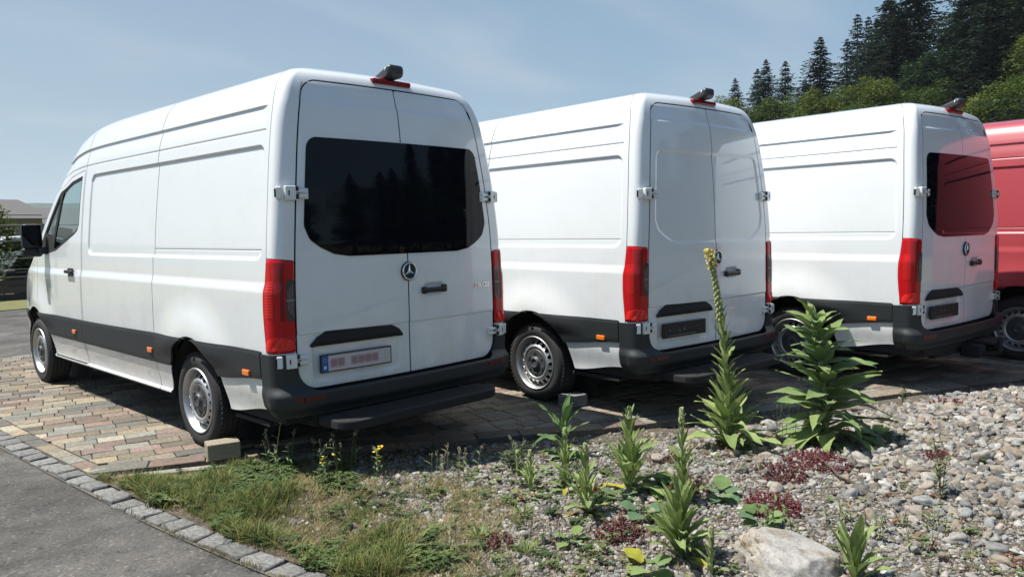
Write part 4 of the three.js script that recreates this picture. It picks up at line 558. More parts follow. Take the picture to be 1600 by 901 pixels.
// a mullein: a leafy stem, leaves shortening and lifting towards the top, a spike of buds
function mullein({ at, h, label, seed, n = 34, leafLen = 0.24, spread = 1, lean = [0, 0], mats = LM.light, spike = 0.12, flower = false, wide = false, lowDead = 2, turn = 0, top = 0.25, steep = 0, decay = 0.72, dense = 1.12 }) {
  rnd = mulberry(seed); const y0 = groundAt(at[0], at[1]), t = thing('mullein', label, 'plant', [at[0], y0 - 0.01, at[1]], turn, 'mulleins growing on the gravel');
  const curve = (u) => new THREE.Vector3(lean[0] * u * u, h * u, lean[1] * u * u + 0.0);
  const R = 0.008 + h * 0.011; part('stem', (() => { const N = 26, M = 9; return gridGeo(N, M, (u, v) => { const c = curve(u), a = v * Math.PI * 2, r = R * lerp(1, 0.45, u) * (u > 0.985 ? 0.2 : 1); return [c.x + Math.cos(a) * r, c.y, c.z - Math.sin(a) * r]; }); })(), stemM, t);
  for (let k = 0; k < n; k++) { const u = Math.pow(k / n, dense) * (1 - spike * 0.75), a = k * 2.39996 + rr(-0.25, 0.25), low = 1 - u; const len = leafLen * (wide ? lerp(1, top, Math.pow(u, 1.5)) : lerp(1, top, Math.pow(u, decay))) * rr(0.82, 1.15) * (k < 4 ? 0.85 : 1);
    const up = wide ? lerp(0.22, 0.95, Math.pow(u, 0.9)) + rr(-0.12, 0.12) : clamp(lerp(0.42 + steep, 1.36, Math.pow(u, 0.36)) + rr(-0.1, 0.1), 0, 1.45); const geo = (wide ? LGw : u > 0.55 ? LGs : LG), m = part('leaf', geo[Math.floor(rnd() * geo.length)], mats[Math.floor(rnd() * mats.length)], t); const c = curve(u * 0.96 + 0.005);
    const r0 = R * lerp(1, 0.5, u) * 0.6; eU.set(-up + rr(-0.12, 0.12), a, rr(-0.35, 0.35), 'YXZ'); m.quaternion.setFromEuler(eU); m.position.set(c.x + Math.sin(a) * r0, c.y + 0.004, c.z + Math.cos(a) * r0); m.scale.set(len * spread * rr(0.9, 1.1), len * (k < n * 0.35 ? 1.0 : 0.7), len); void low; }
  for (let k = 0; k < lowDead; k++) { const a = rr(0, 6.28), len = leafLen * rr(0.6, 0.9), m = part('leaf', LG[k % 3], k % 2 ? LM.brown : LM.yellow, t); eU.set(-0.02, a, 0, 'YXZ'); m.quaternion.setFromEuler(eU); m.position.set(Math.sin(a) * 0.02, 0.02, Math.cos(a) * 0.02); m.scale.setScalar(len); }
  const buds = []; const nb = Math.round(26 + h * 50); for (let k = 0; k < nb; k++) { const u = lerp(1 - spike, 1.0, k / nb), a = k * 2.39996, c = curve(u), r = R * lerp(0.95, 0.5, k / nb) * rr(0.85, 1.1), b = new THREE.IcosahedronGeometry(0.0045 + h * 0.0035 * lerp(1, 0.7, k / nb), 1); b.scale(0.9, 1.35, 0.9); b.translate(c.x + Math.sin(a) * r, c.y, c.z + Math.cos(a) * r); buds.push(b); }
  part('bud_spike', merge(buds), budM, t);
  if (flower) { const pet = []; for (let k = 0; k < 46; k++) { const u = rr(0.905, 1.0), a = rr(0, 6.28), c = curve(u), r = R * 1.1; for (let q = 0; q < 3; q++) { const g = new THREE.CircleGeometry(0.0085, 6); g.rotateX(rr(-1.2, 1.2)); g.rotateY(a + rr(-0.8, 0.8)); g.translate(c.x + Math.sin(a) * (r + 0.006), c.y + rr(-0.008, 0.008), c.z + Math.cos(a) * (r + 0.006)); pet.push(g); } } part('yellow_flowers', merge(pet), flowerM, t); }
  return t;
}
mullein({ at: [1.27, 1.70], h: 1.31, seed: 101, n: 74, leafLen: 0.43, spread: 1.0, lean: [-0.09, -0.09], spike: 0.36, flower: true, top: 0.08, steep: 0.12, decay: 0.36, dense: 1.45, label: 'tallest mullein, with yellow flowers at the tip of its long spike' });
mullein({ at: [1.68, 2.18], h: 0.93, seed: 102, n: 84, leafLen: 0.40, spread: 0.95, lean: [-0.11, -0.07], spike: 0.06, wide: true, mats: [LM.mid[0], LM.mid[1], LM.light[2], LM.light[0]], top: 0.42, lowDead: 3, label: 'bushy broad-leaved mullein to the right of the tallest one' });
mullein({ at: [0.07, 1.76], h: 0.47, seed: 103, n: 34, leafLen: 0.29, spread: 0.8, spike: 0.14, steep: 0.3, top: 0.28, label: 'young mullein with a thick spread of leaves, left of the tall ones' });
mullein({ at: [-0.04, 1.40], h: 0.34, seed: 104, n: 26, leafLen: 0.18, spread: 0.75, spike: 0.12, steep: 0.5, top: 0.3, label: 'slim young mullein just left of the dark leafy weed' });
mullein({ at: [-0.30, 1.75], h: 0.37, seed: 105, n: 30, leafLen: 0.22, spread: 0.75, spike: 0.16, steep: 0.25, lowDead: 4, label: 'young mullein with withered leaves at its foot, in front of the slim one' });
mullein({ at: [0.12, 2.05], h: 0.50, seed: 106, n: 34, leafLen: 0.19, spread: 0.75, spike: 0.16, steep: 0.6, top: 0.3, label: 'slender tall young mullein behind the bushy low one at the bottom' });
mullein({ at: [-0.40, 2.36], h: 0.25, seed: 107, n: 52, leafLen: 0.25, spread: 0.75, spike: 0.05, steep: 0.4, top: 0.6, label: 'bushy low mullein left of the pale rock' });
mullein({ at: [-0.47, 2.55], h: 0.22, seed: 111, n: 16, leafLen: 0.12, spread: 0.9, spike: 0.2, steep: 0.7, lowDead: 0, label: 'thin mullein shoot at the bottom edge in front of the bushy low one' });
mullein({ at: [-0.20, 1.28], h: 0.24, seed: 108, n: 18, leafLen: 0.12, spread: 0.9, spike: 0.15, steep: 0.6, label: 'thin mullein shoot on the gravel, right of two tiny ones' });
mullein({ at: [-0.03, 1.02], h: 0.16, seed: 109, n: 12, leafLen: 0.09, spread: 0.9, spike: 0.1, steep: 0.6, lowDead: 0, label: 'tiny mullein shoot at the shadow edge, leftmost of its kind' });
mullein({ at: [-0.10, 1.16], h: 0.13, seed: 110, n: 16, leafLen: 0.11, spread: 0.8, spike: 0.05, steep: 0.6, lowDead: 0, label: 'tiny leafy mullein shoot between two thin ones' });
mullein({ at: [-0.14, 3.02], h: 0.13, seed: 112, n: 20, leafLen: 0.22, spread: 0.75, spike: 0.05, steep: 0.5, top: 0.8, lowDead: 1, label: 'mullein rosette at the bottom edge, right of the pale rock' });
// dark weed with broad upright leaves in the shade
function leafyWeed(name, at, label, category, { seed, n, len, wid = 1, up = [0.4, 1.2], mats, h = 0.1, geos = LG, group, r = 0.02 }) {
  rnd = mulberry(seed); const t = thing(name, label, category, [at[0], groundAt(at[0], at[1]), at[1]], 0, group); if (h > 0.03) part('stem', rod([0, -0.01, 0], [rr(-0.01, 0.01), h, rr(-0.01, 0.01)], 0.006, 0.003, 7), stemM, t);
  for (let k = 0; k < n; k++) { const a = k * 2.39996 + rr(-0.3, 0.3), u = k / n, l = len * rr(0.7, 1.15), m = part('leaf', geos[Math.floor(rnd() * geos.length)], mats[Math.floor(rnd() * mats.length)], t); eU.set(-lerp(up[0], up[1], u) + rr(-0.15, 0.15), a, rr(-0.2, 0.2), 'YXZ'); m.quaternion.setFromEuler(eU); m.position.set(Math.sin(a) * r, h * u + 0.01, Math.cos(a) * r); m.scale.set(l * wid, l, l); } return t; }
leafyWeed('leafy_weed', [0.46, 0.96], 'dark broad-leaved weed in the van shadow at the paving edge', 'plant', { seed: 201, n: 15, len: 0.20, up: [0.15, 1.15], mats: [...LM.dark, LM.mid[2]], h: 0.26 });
const round = [8, 9].map((k) => leafGeo(k, { droop: 0.25, wid: 0.95, wave: 0.03, peak: 0.5, keel: 0.06, n: 7, m: 4 }));
const RL = [[0.42, 1.02, 9, 0.085, LM.dark, 'low round-leaved plant under the dark weed'], [0.17, 1.93, 10, 0.10, [...LM.mid, LM.dark[1]], 'round green leaves at the foot of the thick young mullein'], [0.31, 2.16, 7, 0.095, [LM.blue, LM.mid[0]], 'round blue-green leaves right of the slender mullein'], [-0.16, 2.00, 6, 0.085, [LM.blue, LM.mid[1]], 'round leaves between the withered mullein and the bushy one'], [0.18, 2.45, 10, 0.095, [...LM.mid, LM.blue], 'round-leaved plant just left above the pale rock'], [-0.60, 2.33, 6, 0.11, [LM.yellow, LM.light[0], LM.mid[0]], 'plant with one yellow and several green round leaves at the bottom'], [-0.10, 1.45, 6, 0.075, [LM.blue, LM.mid[0]], 'small round blue-green leaves beside the slim mullein'], [-0.32, 1.36, 6, 0.06, [LM.mid[1], LM.light[2]], 'small round leaves in front of the thin mullein shoot'], [-0.05, 1.78, 6, 0.085, [LM.blue, LM.dark[1]], 'round leaves right of the mullein with withered leaves'], [-0.62, 1.92, 7, 0.06, [LM.mid[0], LM.light[2]], 'low green leaves alone on the fine gravel'], [0.02, 1.13, 7, 0.06, LM.mid, 'low green leaves at the foot of the tiny shoots'], [1.95, 2.42, 8, 0.14, [LM.light[0], LM.mid[0]], 'broad leaves on the gravel right of the bushy mullein']];
RL.forEach(([x, z, n, l, mats, label], i) => leafyWeed('round_leaf_plant', [x, z], label, 'plant', { seed: 220 + i, n, len: l, up: [0.05, 0.7], mats, h: 0.02, geos: round, group: 'round-leaved plants low on the gravel', r: 0.035 }));
// small grassy rosettes
[[-0.86, 1.55, 'yellow-green tuft on the gravel, left of the low green leaves'], [-0.52, 1.52, 'small tuft alone in the middle of the fine gravel'], [-0.83, 1.83, 'yellow-green tuft nearest the grass corner'], [0.62, 1.30, 'green tuft beside the paving edge, right of the dark weed']].forEach(([x, z, label], i) => leafyWeed('grass_tuft', [x, z], label, 'plant', { seed: 250 + i, n: 22, len: i === 3 ? 0.13 : 0.075, wid: 0.45, up: [0.3, 1.25], mats: i === 3 ? LM.mid : LM.light, h: 0.0, geos: LGs, group: 'small tufts on the gravel', r: 0.012 }));
// red stonecrop
{ const P = [[1.22, 2.32, 0.19, 420, 'dark red stonecrop mat under the bushy mullein'], [0.86, 2.25, 0.15, 240, 'red stonecrop left of the mat under the bushy mullein'], [0.36, 2.44, 0.15, 360, 'bright red stonecrop just behind the pale rock'], [0.26, 1.98, 0.13, 260, 'red stonecrop beside the slender mullein'], [-0.42, 2.05, 0.13, 170, 'red stonecrop left of the bushy low mullein'], [-0.06, 1.60, 0.08, 110, 'small red stonecrop between the young mulleins'], [0.66, 1.62, 0.09, 110, 'dark red stonecrop right of the thick young mullein'], [1.62, 2.84, 0.08, 120, 'reddish stonecrop at the foot of the thin weed on the cobbles'], [3.3, 2.46, 0.10, 120, 'reddish stonecrop on top of the cobble mound'], [-0.86, 1.68, 0.06, 80, 'small reddish stonecrop beside the yellow-green tuft']];
  P.forEach(([x, z, r, n, label], i) => { rnd = mulberry(300 + i); const t = thing('red_stonecrop', label, 'plant', [x, groundAt(x, z), z], 0, 'patches of red stonecrop'); const st = [], lv = []; for (let k = 0; k < n * 0.5; k++) { const a = rr(0, 6.28), d = r * Math.sqrt(rnd()), px = Math.cos(a) * d, pz = Math.sin(a) * d, h = rr(0.01, 0.10) * (1 - 0.5 * d / r), lx = rr(-0.03, 0.03), lz = rr(-0.03, 0.03); const py = groundAt(x + px, z + pz) - groundAt(x, z); st.push(rod([px, py, pz], [px + lx, py + h, pz + lz], 0.0018, 0.0012, 4)); for (let q = 0; q < 7; q++) { const u = rr(0.3, 1), b = new THREE.OctahedronGeometry(rr(0.0035, 0.006), 0); b.scale(0.8, 0.8, 1.8); b.rotateY(rr(0, 6.28)); b.rotateX(rr(-0.7, 0.7)); b.translate(px + lx * u + rr(-0.007, 0.007), py + h * u, pz + lz * u + rr(-0.007, 0.007)); lv.push(b); } } part('stem', merge(st), LM.red, t); part('foliage', merge(lv), i % 3 === 2 || i === 0 ? std([0.11, 0.010, 0.015], 0.65) : std([0.085, 0.022, 0.02], 0.7), t); }); }
// thin upright weeds, seed stalks and yellow flowers
function stalks(name, at, label, category, { seed, n, h, r, mat, heads, headMat, leaves = 0, leafMat, group }) {
  rnd = mulberry(seed); const t = thing(name, label, category, [at[0], groundAt(at[0], at[1]), at[1]], 0, group), st = [], hd = [], lf = [];
  for (let k = 0; k < n; k++) { const a = rr(0, 6.28), d = r * Math.sqrt(rnd()), x = Math.cos(a) * d, z = Math.sin(a) * d, H = h * rr(0.55, 1.05), bx = rr(-0.16, 0.16) * H, bz = rr(-0.16, 0.16) * H, py = groundAt(at[0] + x, at[1] + z) - groundAt(...at); const pts = [[x, py - 0.01, z], [x + bx * 0.3, py + H * 0.5, z + bz * 0.3], [x + bx, py + H, z + bz]]; st.push(tube(pts, 0.0017, 6, 4)); if (heads) for (let q = 0; q < heads.n; q++) { const g = heads.shape === 'daisy' ? new THREE.CylinderGeometry(heads.s, heads.s * 0.6, heads.s * 0.55, 8) : new THREE.IcosahedronGeometry(heads.s, 0).scale(0.6, 1.7, 0.6); g.rotateX(rr(-0.5, 0.5)); g.translate(x + bx + rr(-1, 1) * heads.spread, py + H + rr(-heads.drop, 0.004), z + bz + rr(-1, 1) * heads.spread); hd.push(g); }
    for (let q = 0; q < leaves; q++) { const u = rr(0.1, 0.85), l = leafGeo(q + k, { len: rr(0.03, 0.06), wid: 0.011, droop: 0.2, wave: 0, n: 3, m: 2 }); l.rotateX(-rr(0.2, 0.9)); l.rotateY(rr(0, 6.28)); l.translate(x + bx * u * u, py + H * u, z + bz * u * u); lf.push(l); } }
  part('stem', merge(st), mat, t); if (hd.length) part('flower_head', merge(hd), headMat, t); if (lf.length) part('leaves', merge(lf), leafMat ?? mat, t); return t; }
const dryM = std([0.33, 0.26, 0.145], 0.9), weedM = std([0.10, 0.145, 0.05], 0.85), yel = std([0.70, 0.46, 0.02], 0.7), seedM = std([0.36, 0.31, 0.22], 0.9), rustM = std([0.17, 0.075, 0.035], 0.9);
stalks('yellow_ragwort', [-0.62, 0.42], 'weed with bright yellow flowers in the van shadow', 'plant', { seed: 401, n: 6, h: 0.22, r: 0.05, mat: weedM, heads: { n: 2, s: 0.0085, spread: 0.016, drop: 0.03, shape: 'daisy' }, headMat: yel, leaves: 4 });
stalks('yellow_ragwort', [-0.84, 0.25], 'small weed with a few tiny yellow flowers, left of the bright one', 'plant', { seed: 402, n: 7, h: 0.22, r: 0.10, mat: weedM, heads: { n: 1, s: 0.007, spread: 0.014, drop: 0.03, shape: 'daisy' }, headMat: yel, leaves: 4 });
stalks('yellow_ragwort', [0.36, 1.10], 'weed with a single yellow flower beside the dark broad-leaved weed', 'plant', { seed: 403, n: 1, h: 0.16, r: 0.01, mat: weedM, heads: { n: 2, s: 0.010, spread: 0.006, drop: 0.01, shape: 'daisy' }, headMat: yel, leaves: 4 });
stalks('seed_grass', [-0.93, -0.14], 'tall feathery weed before the step of the nearest van', 'grass', { seed: 404, n: 7, h: 0.34, r: 0.09, mat: weedM, heads: { n: 5, s: 0.0035, spread: 0.014, drop: 0.05 }, headMat: seedM, leaves: 6, leafMat: weedM });
stalks('seed_grass', [-0.72, 0.12], 'thin seed stalks between the feathery weed and the yellow flowers', 'grass', { seed: 405, n: 14, h: 0.27, r: 0.16, mat: weedM, heads: { n: 5, s: 0.004, spread: 0.014, drop: 0.04 }, headMat: seedM, leaves: 4 });
stalks('seed_grass', [-0.32, 0.72], 'dry thin stalks right of the bright yellow flowers', 'grass', { seed: 406, n: 16, h: 0.20, r: 0.20, mat: dryM, heads: { n: 4, s: 0.004, spread: 0.012, drop: 0.03 }, headMat: seedM, leaves: 2, leafMat: weedM });
stalks('seed_grass', [-0.80, -0.52], 'single pale grass stalk leaning up to the sill behind the wheel', 'grass', { seed: 407, n: 2, h: 0.36, r: 0.02, mat: dryM, heads: { n: 7, s: 0.005, spread: 0.012, drop: 0.05 }, headMat: seedM });
stalks('dark_weed', [0.06, 0.92], 'dark feathery weed in the shadow left of the tiny mullein shoots', 'plant', { seed: 408, n: 16, h: 0.20, r: 0.12, mat: std([0.05, 0.075, 0.03], 0.9), leaves: 12, heads: { n: 2, s: 0.005, spread: 0.01, drop: 0.03 }, headMat: seedM });
stalks('thin_weed', [3.47, 2.10], 'small upright weed at the paving edge behind the cobbles', 'plant', { seed: 409, n: 3, h: 0.17, r: 0.02, mat: rustM, leaves: 14, leafMat: weedM });
stalks('thin_weed', [1.02, 3.04], 'thin rusty green weed rising among the cobbles on the right', 'plant', { seed: 410, n: 4, h: 0.30, r: 0.03, mat: rustM, leaves: 20, leafMat: weedM });
stalks('thin_weed', [1.62, 1.92], 'long thin grass stalks between the two tall mulleins', 'plant', { seed: 411, n: 7, h: 0.42, r: 0.10, mat: weedM, heads: { n: 1, s: 0.007, spread: 0.003, drop: 0.01 }, headMat: seedM });
stalks('thin_weed', [0.0, 2.62], 'dark thin stems beside the left side of the rock', 'plant', { seed: 412, n: 7, h: 0.24, r: 0.07, mat: std([0.06, 0.07, 0.035], 0.9), leaves: 7, leafMat: LM.mid[0] });
stalks('thin_weed', [-0.68, 1.86], 'dark single stems rising from the fine gravel', 'plant', { seed: 413, n: 3, h: 0.14, r: 0.05, mat: std([0.09, 0.03, 0.025], 0.9), leaves: 2 });
stalks('thin_weed', [0.44, 2.95], 'sparse pale weeds on the gravel at the bottom right', 'plant', { seed: 414, n: 26, h: 0.10, r: 0.30, mat: std([0.14, 0.16, 0.075], 0.9), leaves: 6 });
// dead branch lying over the stones
{ const pts = [[1.20, 2.34], [1.10, 2.44], [1.0, 2.52], [0.95, 2.62], [0.86, 2.68]].map(([x, z], i) => [x, groundAt(x, z) + 0.035 - 0.004 * i, z]); const t = thing('dead_branch', 'thin dead branch lying across the stones below the bushy mullein', 'branch'); part('branch', tube(pts, 0.0065, 30, 6), std([0.075, 0.06, 0.045], 0.9), t); part('twig', tube([pts[1], [1.13, groundAt(1.13, 2.6) + 0.03, 2.57], [1.1, groundAt(1.1, 2.7) + 0.02, 2.7]], 0.003, 14, 5), std([0.075, 0.06, 0.045], 0.9), t); }
// ---- grass of the near corner
{
  const tuft = (seed, n, h, w) => { rnd = mulberry(seed); const pos = [], uv = [], idx = []; for (let k = 0; k < n; k++) { const a = rr(0, 6.28), x0 = rr(-0.02, 0.02), z0 = rr(-0.02, 0.02), H = h * rr(0.5, 1.1), lean = H * rr(0.1, 1.25), dx = Math.cos(a), dz = Math.sin(a), b = pos.length / 3; for (let i = 0; i <= 3; i++) { const u = i / 3, ww = w * (1 - u * 0.92) * 0.5, x = x0 + dx * lean * u * u, z = z0 + dz * lean * u * u, y = H * (u - 0.22 * u * u * lean / H) - 0.004; pos.push(x - dz * ww, y, z + dx * ww, x + dz * ww, y, z - dx * ww); uv.push(0, u, 1, u); } for (let i = 0; i < 3; i++) { const q = b + i * 2; idx.push(q, q + 2, q + 1, q + 1, q + 2, q + 3); } } return geoFrom(pos, idx, uv); };
  const cloverG = (() => { rnd = mulberry(9); const l = []; for (let k = 0; k < 12; k++) { const a = rr(0, 6.28), r = rr(0.004, 0.03), y = rr(0.008, 0.04); for (let q = 0; q < 3; q++) { const g = leafGeo(q, { len: 0.016, wid: 0.013, droop: 0.1, wave: 0, n: 2, m: 2, peak: 0.6 }); g.rotateX(-rr(0.0, 0.5)); g.rotateY(q * 2.09 + a); g.translate(Math.cos(a) * r, y, Math.sin(a) * r); l.push(g); } } return merge(l); })();
  const scatter = (name, label, category, geo, mat, n, pick, cols, seed) => { rnd = mulberry(seed); const M = [], C = [], m4 = new THREE.Matrix4(), v = new THREE.Vector3(), s = new THREE.Vector3(); let t = 0; while (M.length < n && t++ < n * 80) { const p = pick(); if (!p) continue; const [x, z, k] = p; eU.set(rr(-0.15, 0.15), rr(0, 6.28), rr(-0.15, 0.15)); m4.compose(v.set(x, groundAt(x, z), z), qU.setFromEuler(eU), s.set(k, k * rr(0.7, 1.2), k)); M.push(m4.clone()); const c = cols[Math.floor(rnd() * cols.length)], q = rr(0.75, 1.25); C.push(new THREE.Color().setRGB(c[0] * q, c[1] * q, c[2] * q)); }
    const I = new THREE.InstancedMesh(geo, mat, M.length); M.forEach((m, i) => { I.setMatrixAt(i, m); I.setColorAt(i, C[i]); }); I.name = name; I.userData = { label, category, kind: 'stuff' }; scene.add(I); };
  const gm = () => phy(0xffffff, 0.8, { transmission: 0.3, thickness: 0, side: THREE.DoubleSide, specularIntensity: 0.3 });
  const reg = () => { const x = rr(-1.72, 0.3), z = rr(-1.05, 2.2); return x < KERB(z) + 0.085 + 0.03 * Math.sin(z * 9) || z < edgeZ(x) + 0.07 ? null : [x, z]; };
  const dryAmt = (x, z) => fbm(x * 2.2 + 30, z * 2.2 + 4, 8, 3);
  scatter('grass', 'short green grass in the corner between kerb and paving', 'grass', tuft(5, 8, 0.056, 0.0044), gm(), 10500, () => { const p = reg(); if (!p) return null; const [x, z] = p, g = grassAmt(x, z), d = dryAmt(x, z); const cl = fbm(x * 8 + 3, z * 8, 21, 3), big = fbm(x * 3.1, z * 3.1 + 7, 12, 2); if (rnd() > g * sm(0.68, 0.54, d) * sm(0.33, 0.58, cl) * 1.2 + 0.02 * sm(0.6, -0.6, x)) return null; return [x, z, rr(0.35, 1.25) * (0.35 + 0.55 * g) * (0.4 + 1.5 * Math.pow(sm(0.35, 0.72, big), 1.4))]; }, [[0.125, 0.17, 0.042], [0.165, 0.195, 0.055], [0.085, 0.13, 0.034], [0.26, 0.235, 0.085], [0.06, 0.095, 0.026], [0.20, 0.20, 0.065]], 501);
  scatter('dry_grass', 'straw-coloured dry grass between the green patches', 'grass', tuft(6, 9, 0.06, 0.0036), gm(), 3400, () => { const p = reg(); if (!p) return null; const [x, z] = p, g = grassAmt(x + 0.0, z), g2 = grassAmt(x - 0.45, z - 0.2), d = dryAmt(x, z); if (rnd() > Math.max(g, g2 * 0.75) * sm(0.50, 0.66, d) + 0.17 * g2) return null; return [x, z, rr(0.45, 1.05)]; }, [[0.33, 0.275, 0.135], [0.26, 0.215, 0.095], [0.42, 0.355, 0.20], [0.20, 0.18, 0.075], [0.17, 0.165, 0.06]], 502);
  scatter('clover', 'low dark green clover among the grass', 'ground cover', cloverG, gm(), 2600, () => { const p = reg(); if (!p) return null; const [x, z] = p, g = grassAmt(x, z); if (rnd() > g * sm(0.46, 0.66, fbm(x * 2.6, z * 2.6, 14, 3)) * 0.8 + 0.012) return null; return [x, z, rr(0.4, 1.25)]; }, [[0.045, 0.085, 0.022], [0.06, 0.105, 0.03], [0.09, 0.135, 0.04], [0.12, 0.155, 0.05]], 503);
  const bed2 = () => { const x = rr(-1.0, 2.6), z = rr(0.3, 3.6); if (z < edgeZ(x) + 0.15 || x < KERB(z) + 0.2) return null; return [x, z]; };
  scatter('gravel_weeds', 'scattered tiny green weeds sprouting through the gravel', 'ground cover', cloverG, gm(), 420, () => { const p = bed2(); if (!p) return null; const [x, z] = p; if (rnd() > sm(0.45, 0.62, fbm(x * 2.1 + 8, z * 2.1, 5, 3)) * (1 - 0.75 * cobbleAmt(x, z)) + 0.03) return null; return [x, z, rr(0.3, 0.9)]; }, [[0.14, 0.19, 0.06], [0.19, 0.22, 0.08], [0.10, 0.15, 0.05], [0.20, 0.10, 0.05]], 505);
  scatter('gravel_grass', 'thin pale grass sprouting sparsely through the gravel', 'grass', tuft(12, 7, 0.06, 0.003), gm(), 420, () => { const p = bed2(); if (!p) return null; const [x, z] = p; if (rnd() > sm(0.42, 0.62, fbm(x * 1.7 + 2, z * 1.7 + 5, 9, 3)) * (1 - 0.8 * cobbleAmt(x, z)) + 0.04) return null; return [x, z, rr(0.3, 1.0)]; }, [[0.22, 0.24, 0.09], [0.36, 0.30, 0.15], [0.16, 0.20, 0.07]], 506);
  { const bit = (() => { rnd = mulberry(77); const l = []; for (let k = 0; k < 7; k++) { const g = leafGeo(k, { len: rr(0.012, 0.03), wid: 0.007, droop: 0.3, wave: 0.002, n: 2, m: 2 }); g.rotateY(rr(0, 6.28)); g.translate(rr(-0.04, 0.04), 0.008, rr(-0.04, 0.04)); l.push(g); } return merge(l); })(); scatter('leaf_litter', 'dry brown plant bits lying among the stones', 'leaf litter', bit, gm(), 900, () => { const p = bed2(); return p ? [...p, rr(0.5, 1.3)] : null; }, [[0.16, 0.10, 0.055], [0.26, 0.19, 0.11], [0.10, 0.06, 0.04]], 507); }
  scatter('kerb_moss', 'dry moss and grass growing in the kerb joints', 'ground cover', tuft(8, 8, 0.035, 0.003), gm(), 260, () => { const z = rr(-0.6, 1.9), x = KERB(z) + (rnd() < 0.5 ? rr(-0.10, -0.065) : rr(0.05, 0.09)); return rnd() < sm(-0.8, 1.2, z) ? [x, z, rr(0.5, 1.2)] : null; }, [[0.26, 0.21, 0.10], [0.16, 0.165, 0.06], [0.31, 0.25, 0.14]], 504);
}

// ------------------------------------------------------------------ trees
// flat triangles carried in the volume of each bough; crowns are shared by their copies
function conifer(seed, { H = 20, R = 3.2, whorls = 46, open = 0, sides = 9 }) {
  rnd = mulberry(seed); const pos = [], nr = []; const lean = [rr(-0.2, 0.2), rr(-0.2, 0.2)];
  const tri = (c, u, v) => { pos.push(c[0] - u[0], c[1] - u[1], c[2] - u[2], c[0] + u[0], c[1] + u[1], c[2] + u[2], c[0] + v[0], c[1] + v[1], c[2] + v[2]); };
  for (let w = 0; w < whorls; w++) { const t = w / (whorls - 1), y = H * lerp(0.10, 0.985, Math.pow(t, 0.93)) + (w < whorls - 2 ? rr(-0.12, 0.12) : 0), prof = R * Math.pow(1 - t, 0.78) * rr(0.80, 1.18) + 0.10, nb = Math.max(4, Math.round(sides * (0.6 + 0.5 * (1 - t))));
    for (let b = 0; b < nb; b++) { const a = b / nb * 6.283 + w * 0.9 + rr(-0.3, 0.3), L = prof * rr(0.55, 1.22) * (rnd() < open ? 0.5 : 1); if (rnd() < 0.06 + open * 0.25) continue; const drop = rr(0.10, 0.38) * (1 - t) + 0.02, n = Math.max(4, Math.round(L * 4.4)); const ca = Math.cos(a), sa = Math.sin(a);
      for (let k = 0; k < n; k++) { const u = (k + 0.6) / n, r = L * u, yy = y - L * drop * u * (1.2 - 0.5 * u) + rr(-0.1, 0.1), wdt = lerp(0.42, 0.13, u) * (0.5 + 0.5 * Math.min(1, L)), s = rr(0.75, 1.3); for (const sd of [-1, 1]) { const da = a + sd * rr(0.5, 1.2), d = [Math.cos(da), -rr(0.10, 0.75), Math.sin(da)], c = [ca * r + lean[0] * t, yy, sa * r + lean[1] * t]; tri(c, [ca * 0.13 * s, rr(-0.05, 0.05), sa * 0.13 * s], [d[0] * wdt * s * 1.5, d[1] * wdt * s * 1.3, d[2] * wdt * s * 1.5]); } } } }
  const g = geoFrom(pos, null, new Array(pos.length / 3 * 2).fill(0)); void nr; return { crown: g, trunk: rod([0, -2, 0], [lean[0], H * 0.97, lean[1]], H * 0.017, 0.02, 8), H };
}
function broadleaf(seed, { H = 13, R = 4, n = 15000, leaf = 0.17, tall = 1 }) {
  rnd = mulberry(seed); const pos = [], lobes = [], limbs = [rod([0, -2, 0], [0.1, H * 0.55, 0.1], H * 0.022, H * 0.012, 8)];
  for (let k = 0; k < 26; k++) { const a = rr(0, 6.283), y = H * lerp(0.30, 0.88, rnd()), e = Math.sqrt(Math.max(0.05, 1 - ((y / H - 0.56) / 0.46) ** 2)), d = R * 0.78 * e * Math.sqrt(rnd()); const p = [Math.cos(a) * d, y, Math.sin(a) * d]; lobes.push([p, R * rr(0.22, 0.42)]); if (k % 2 === 0) limbs.push(rod([0, y * 0.55, 0], p, H * 0.008, H * 0.002, 5)); }
  lobes.push([[0, H * 0.92, 0], R * 0.24]);
  for (let k = 0; k < n; k++) { const [c, r] = lobes[Math.floor(rnd() * lobes.length)]; const z = rr(-1, 1), a = rr(0, 6.283), q = Math.sqrt(1 - z * z), rad = r * Math.pow(rnd(), 0.22) * rr(0.8, 1.15); const p = [c[0] + q * Math.cos(a) * rad, c[1] + z * rad * 0.85 * tall, c[2] + q * Math.sin(a) * rad]; const s = leaf * rr(0.5, 1.2); const t1 = rr(0, 6.283), tilt = rr(-0.9, 0.9); const u = [Math.cos(t1) * s, tilt * s * 0.4, Math.sin(t1) * s], v = [-Math.sin(t1) * s * 0.8, rr(-0.7, 0.5) * s, Math.cos(t1) * s * 0.8]; pos.push(p[0] - u[0], p[1] - u[1], p[2] - u[2], p[0] + u[0] * 0.5, p[1] + u[1], p[2] + u[2] * 0.5, p[0] + v[0], p[1] + v[1], p[2] + v[2]); }
  return { crown: geoFrom(pos, null, new Array(pos.length / 3 * 2).fill(0)), trunk: merge(limbs), H };
}
const fol = (c) => phy(c, 0.9, { specularIntensity: 0.12, transmission: 0.25, thickness: 0, side: THREE.DoubleSide });
const bark = std([0.075, 0.06, 0.048], 0.95), barkPale = std([0.19, 0.16, 0.13], 0.95);
const CON = [conifer(1, { H: 20, R: 6.0, sides: 11, whorls: 54 }), conifer(2, { H: 20, R: 5.2, open: 0.28, whorls: 46 }), conifer(3, { H: 20, R: 8.2, sides: 14, whorls: 56 }), conifer(4, { H: 20, R: 5.2, sides: 10, whorls: 52 })];
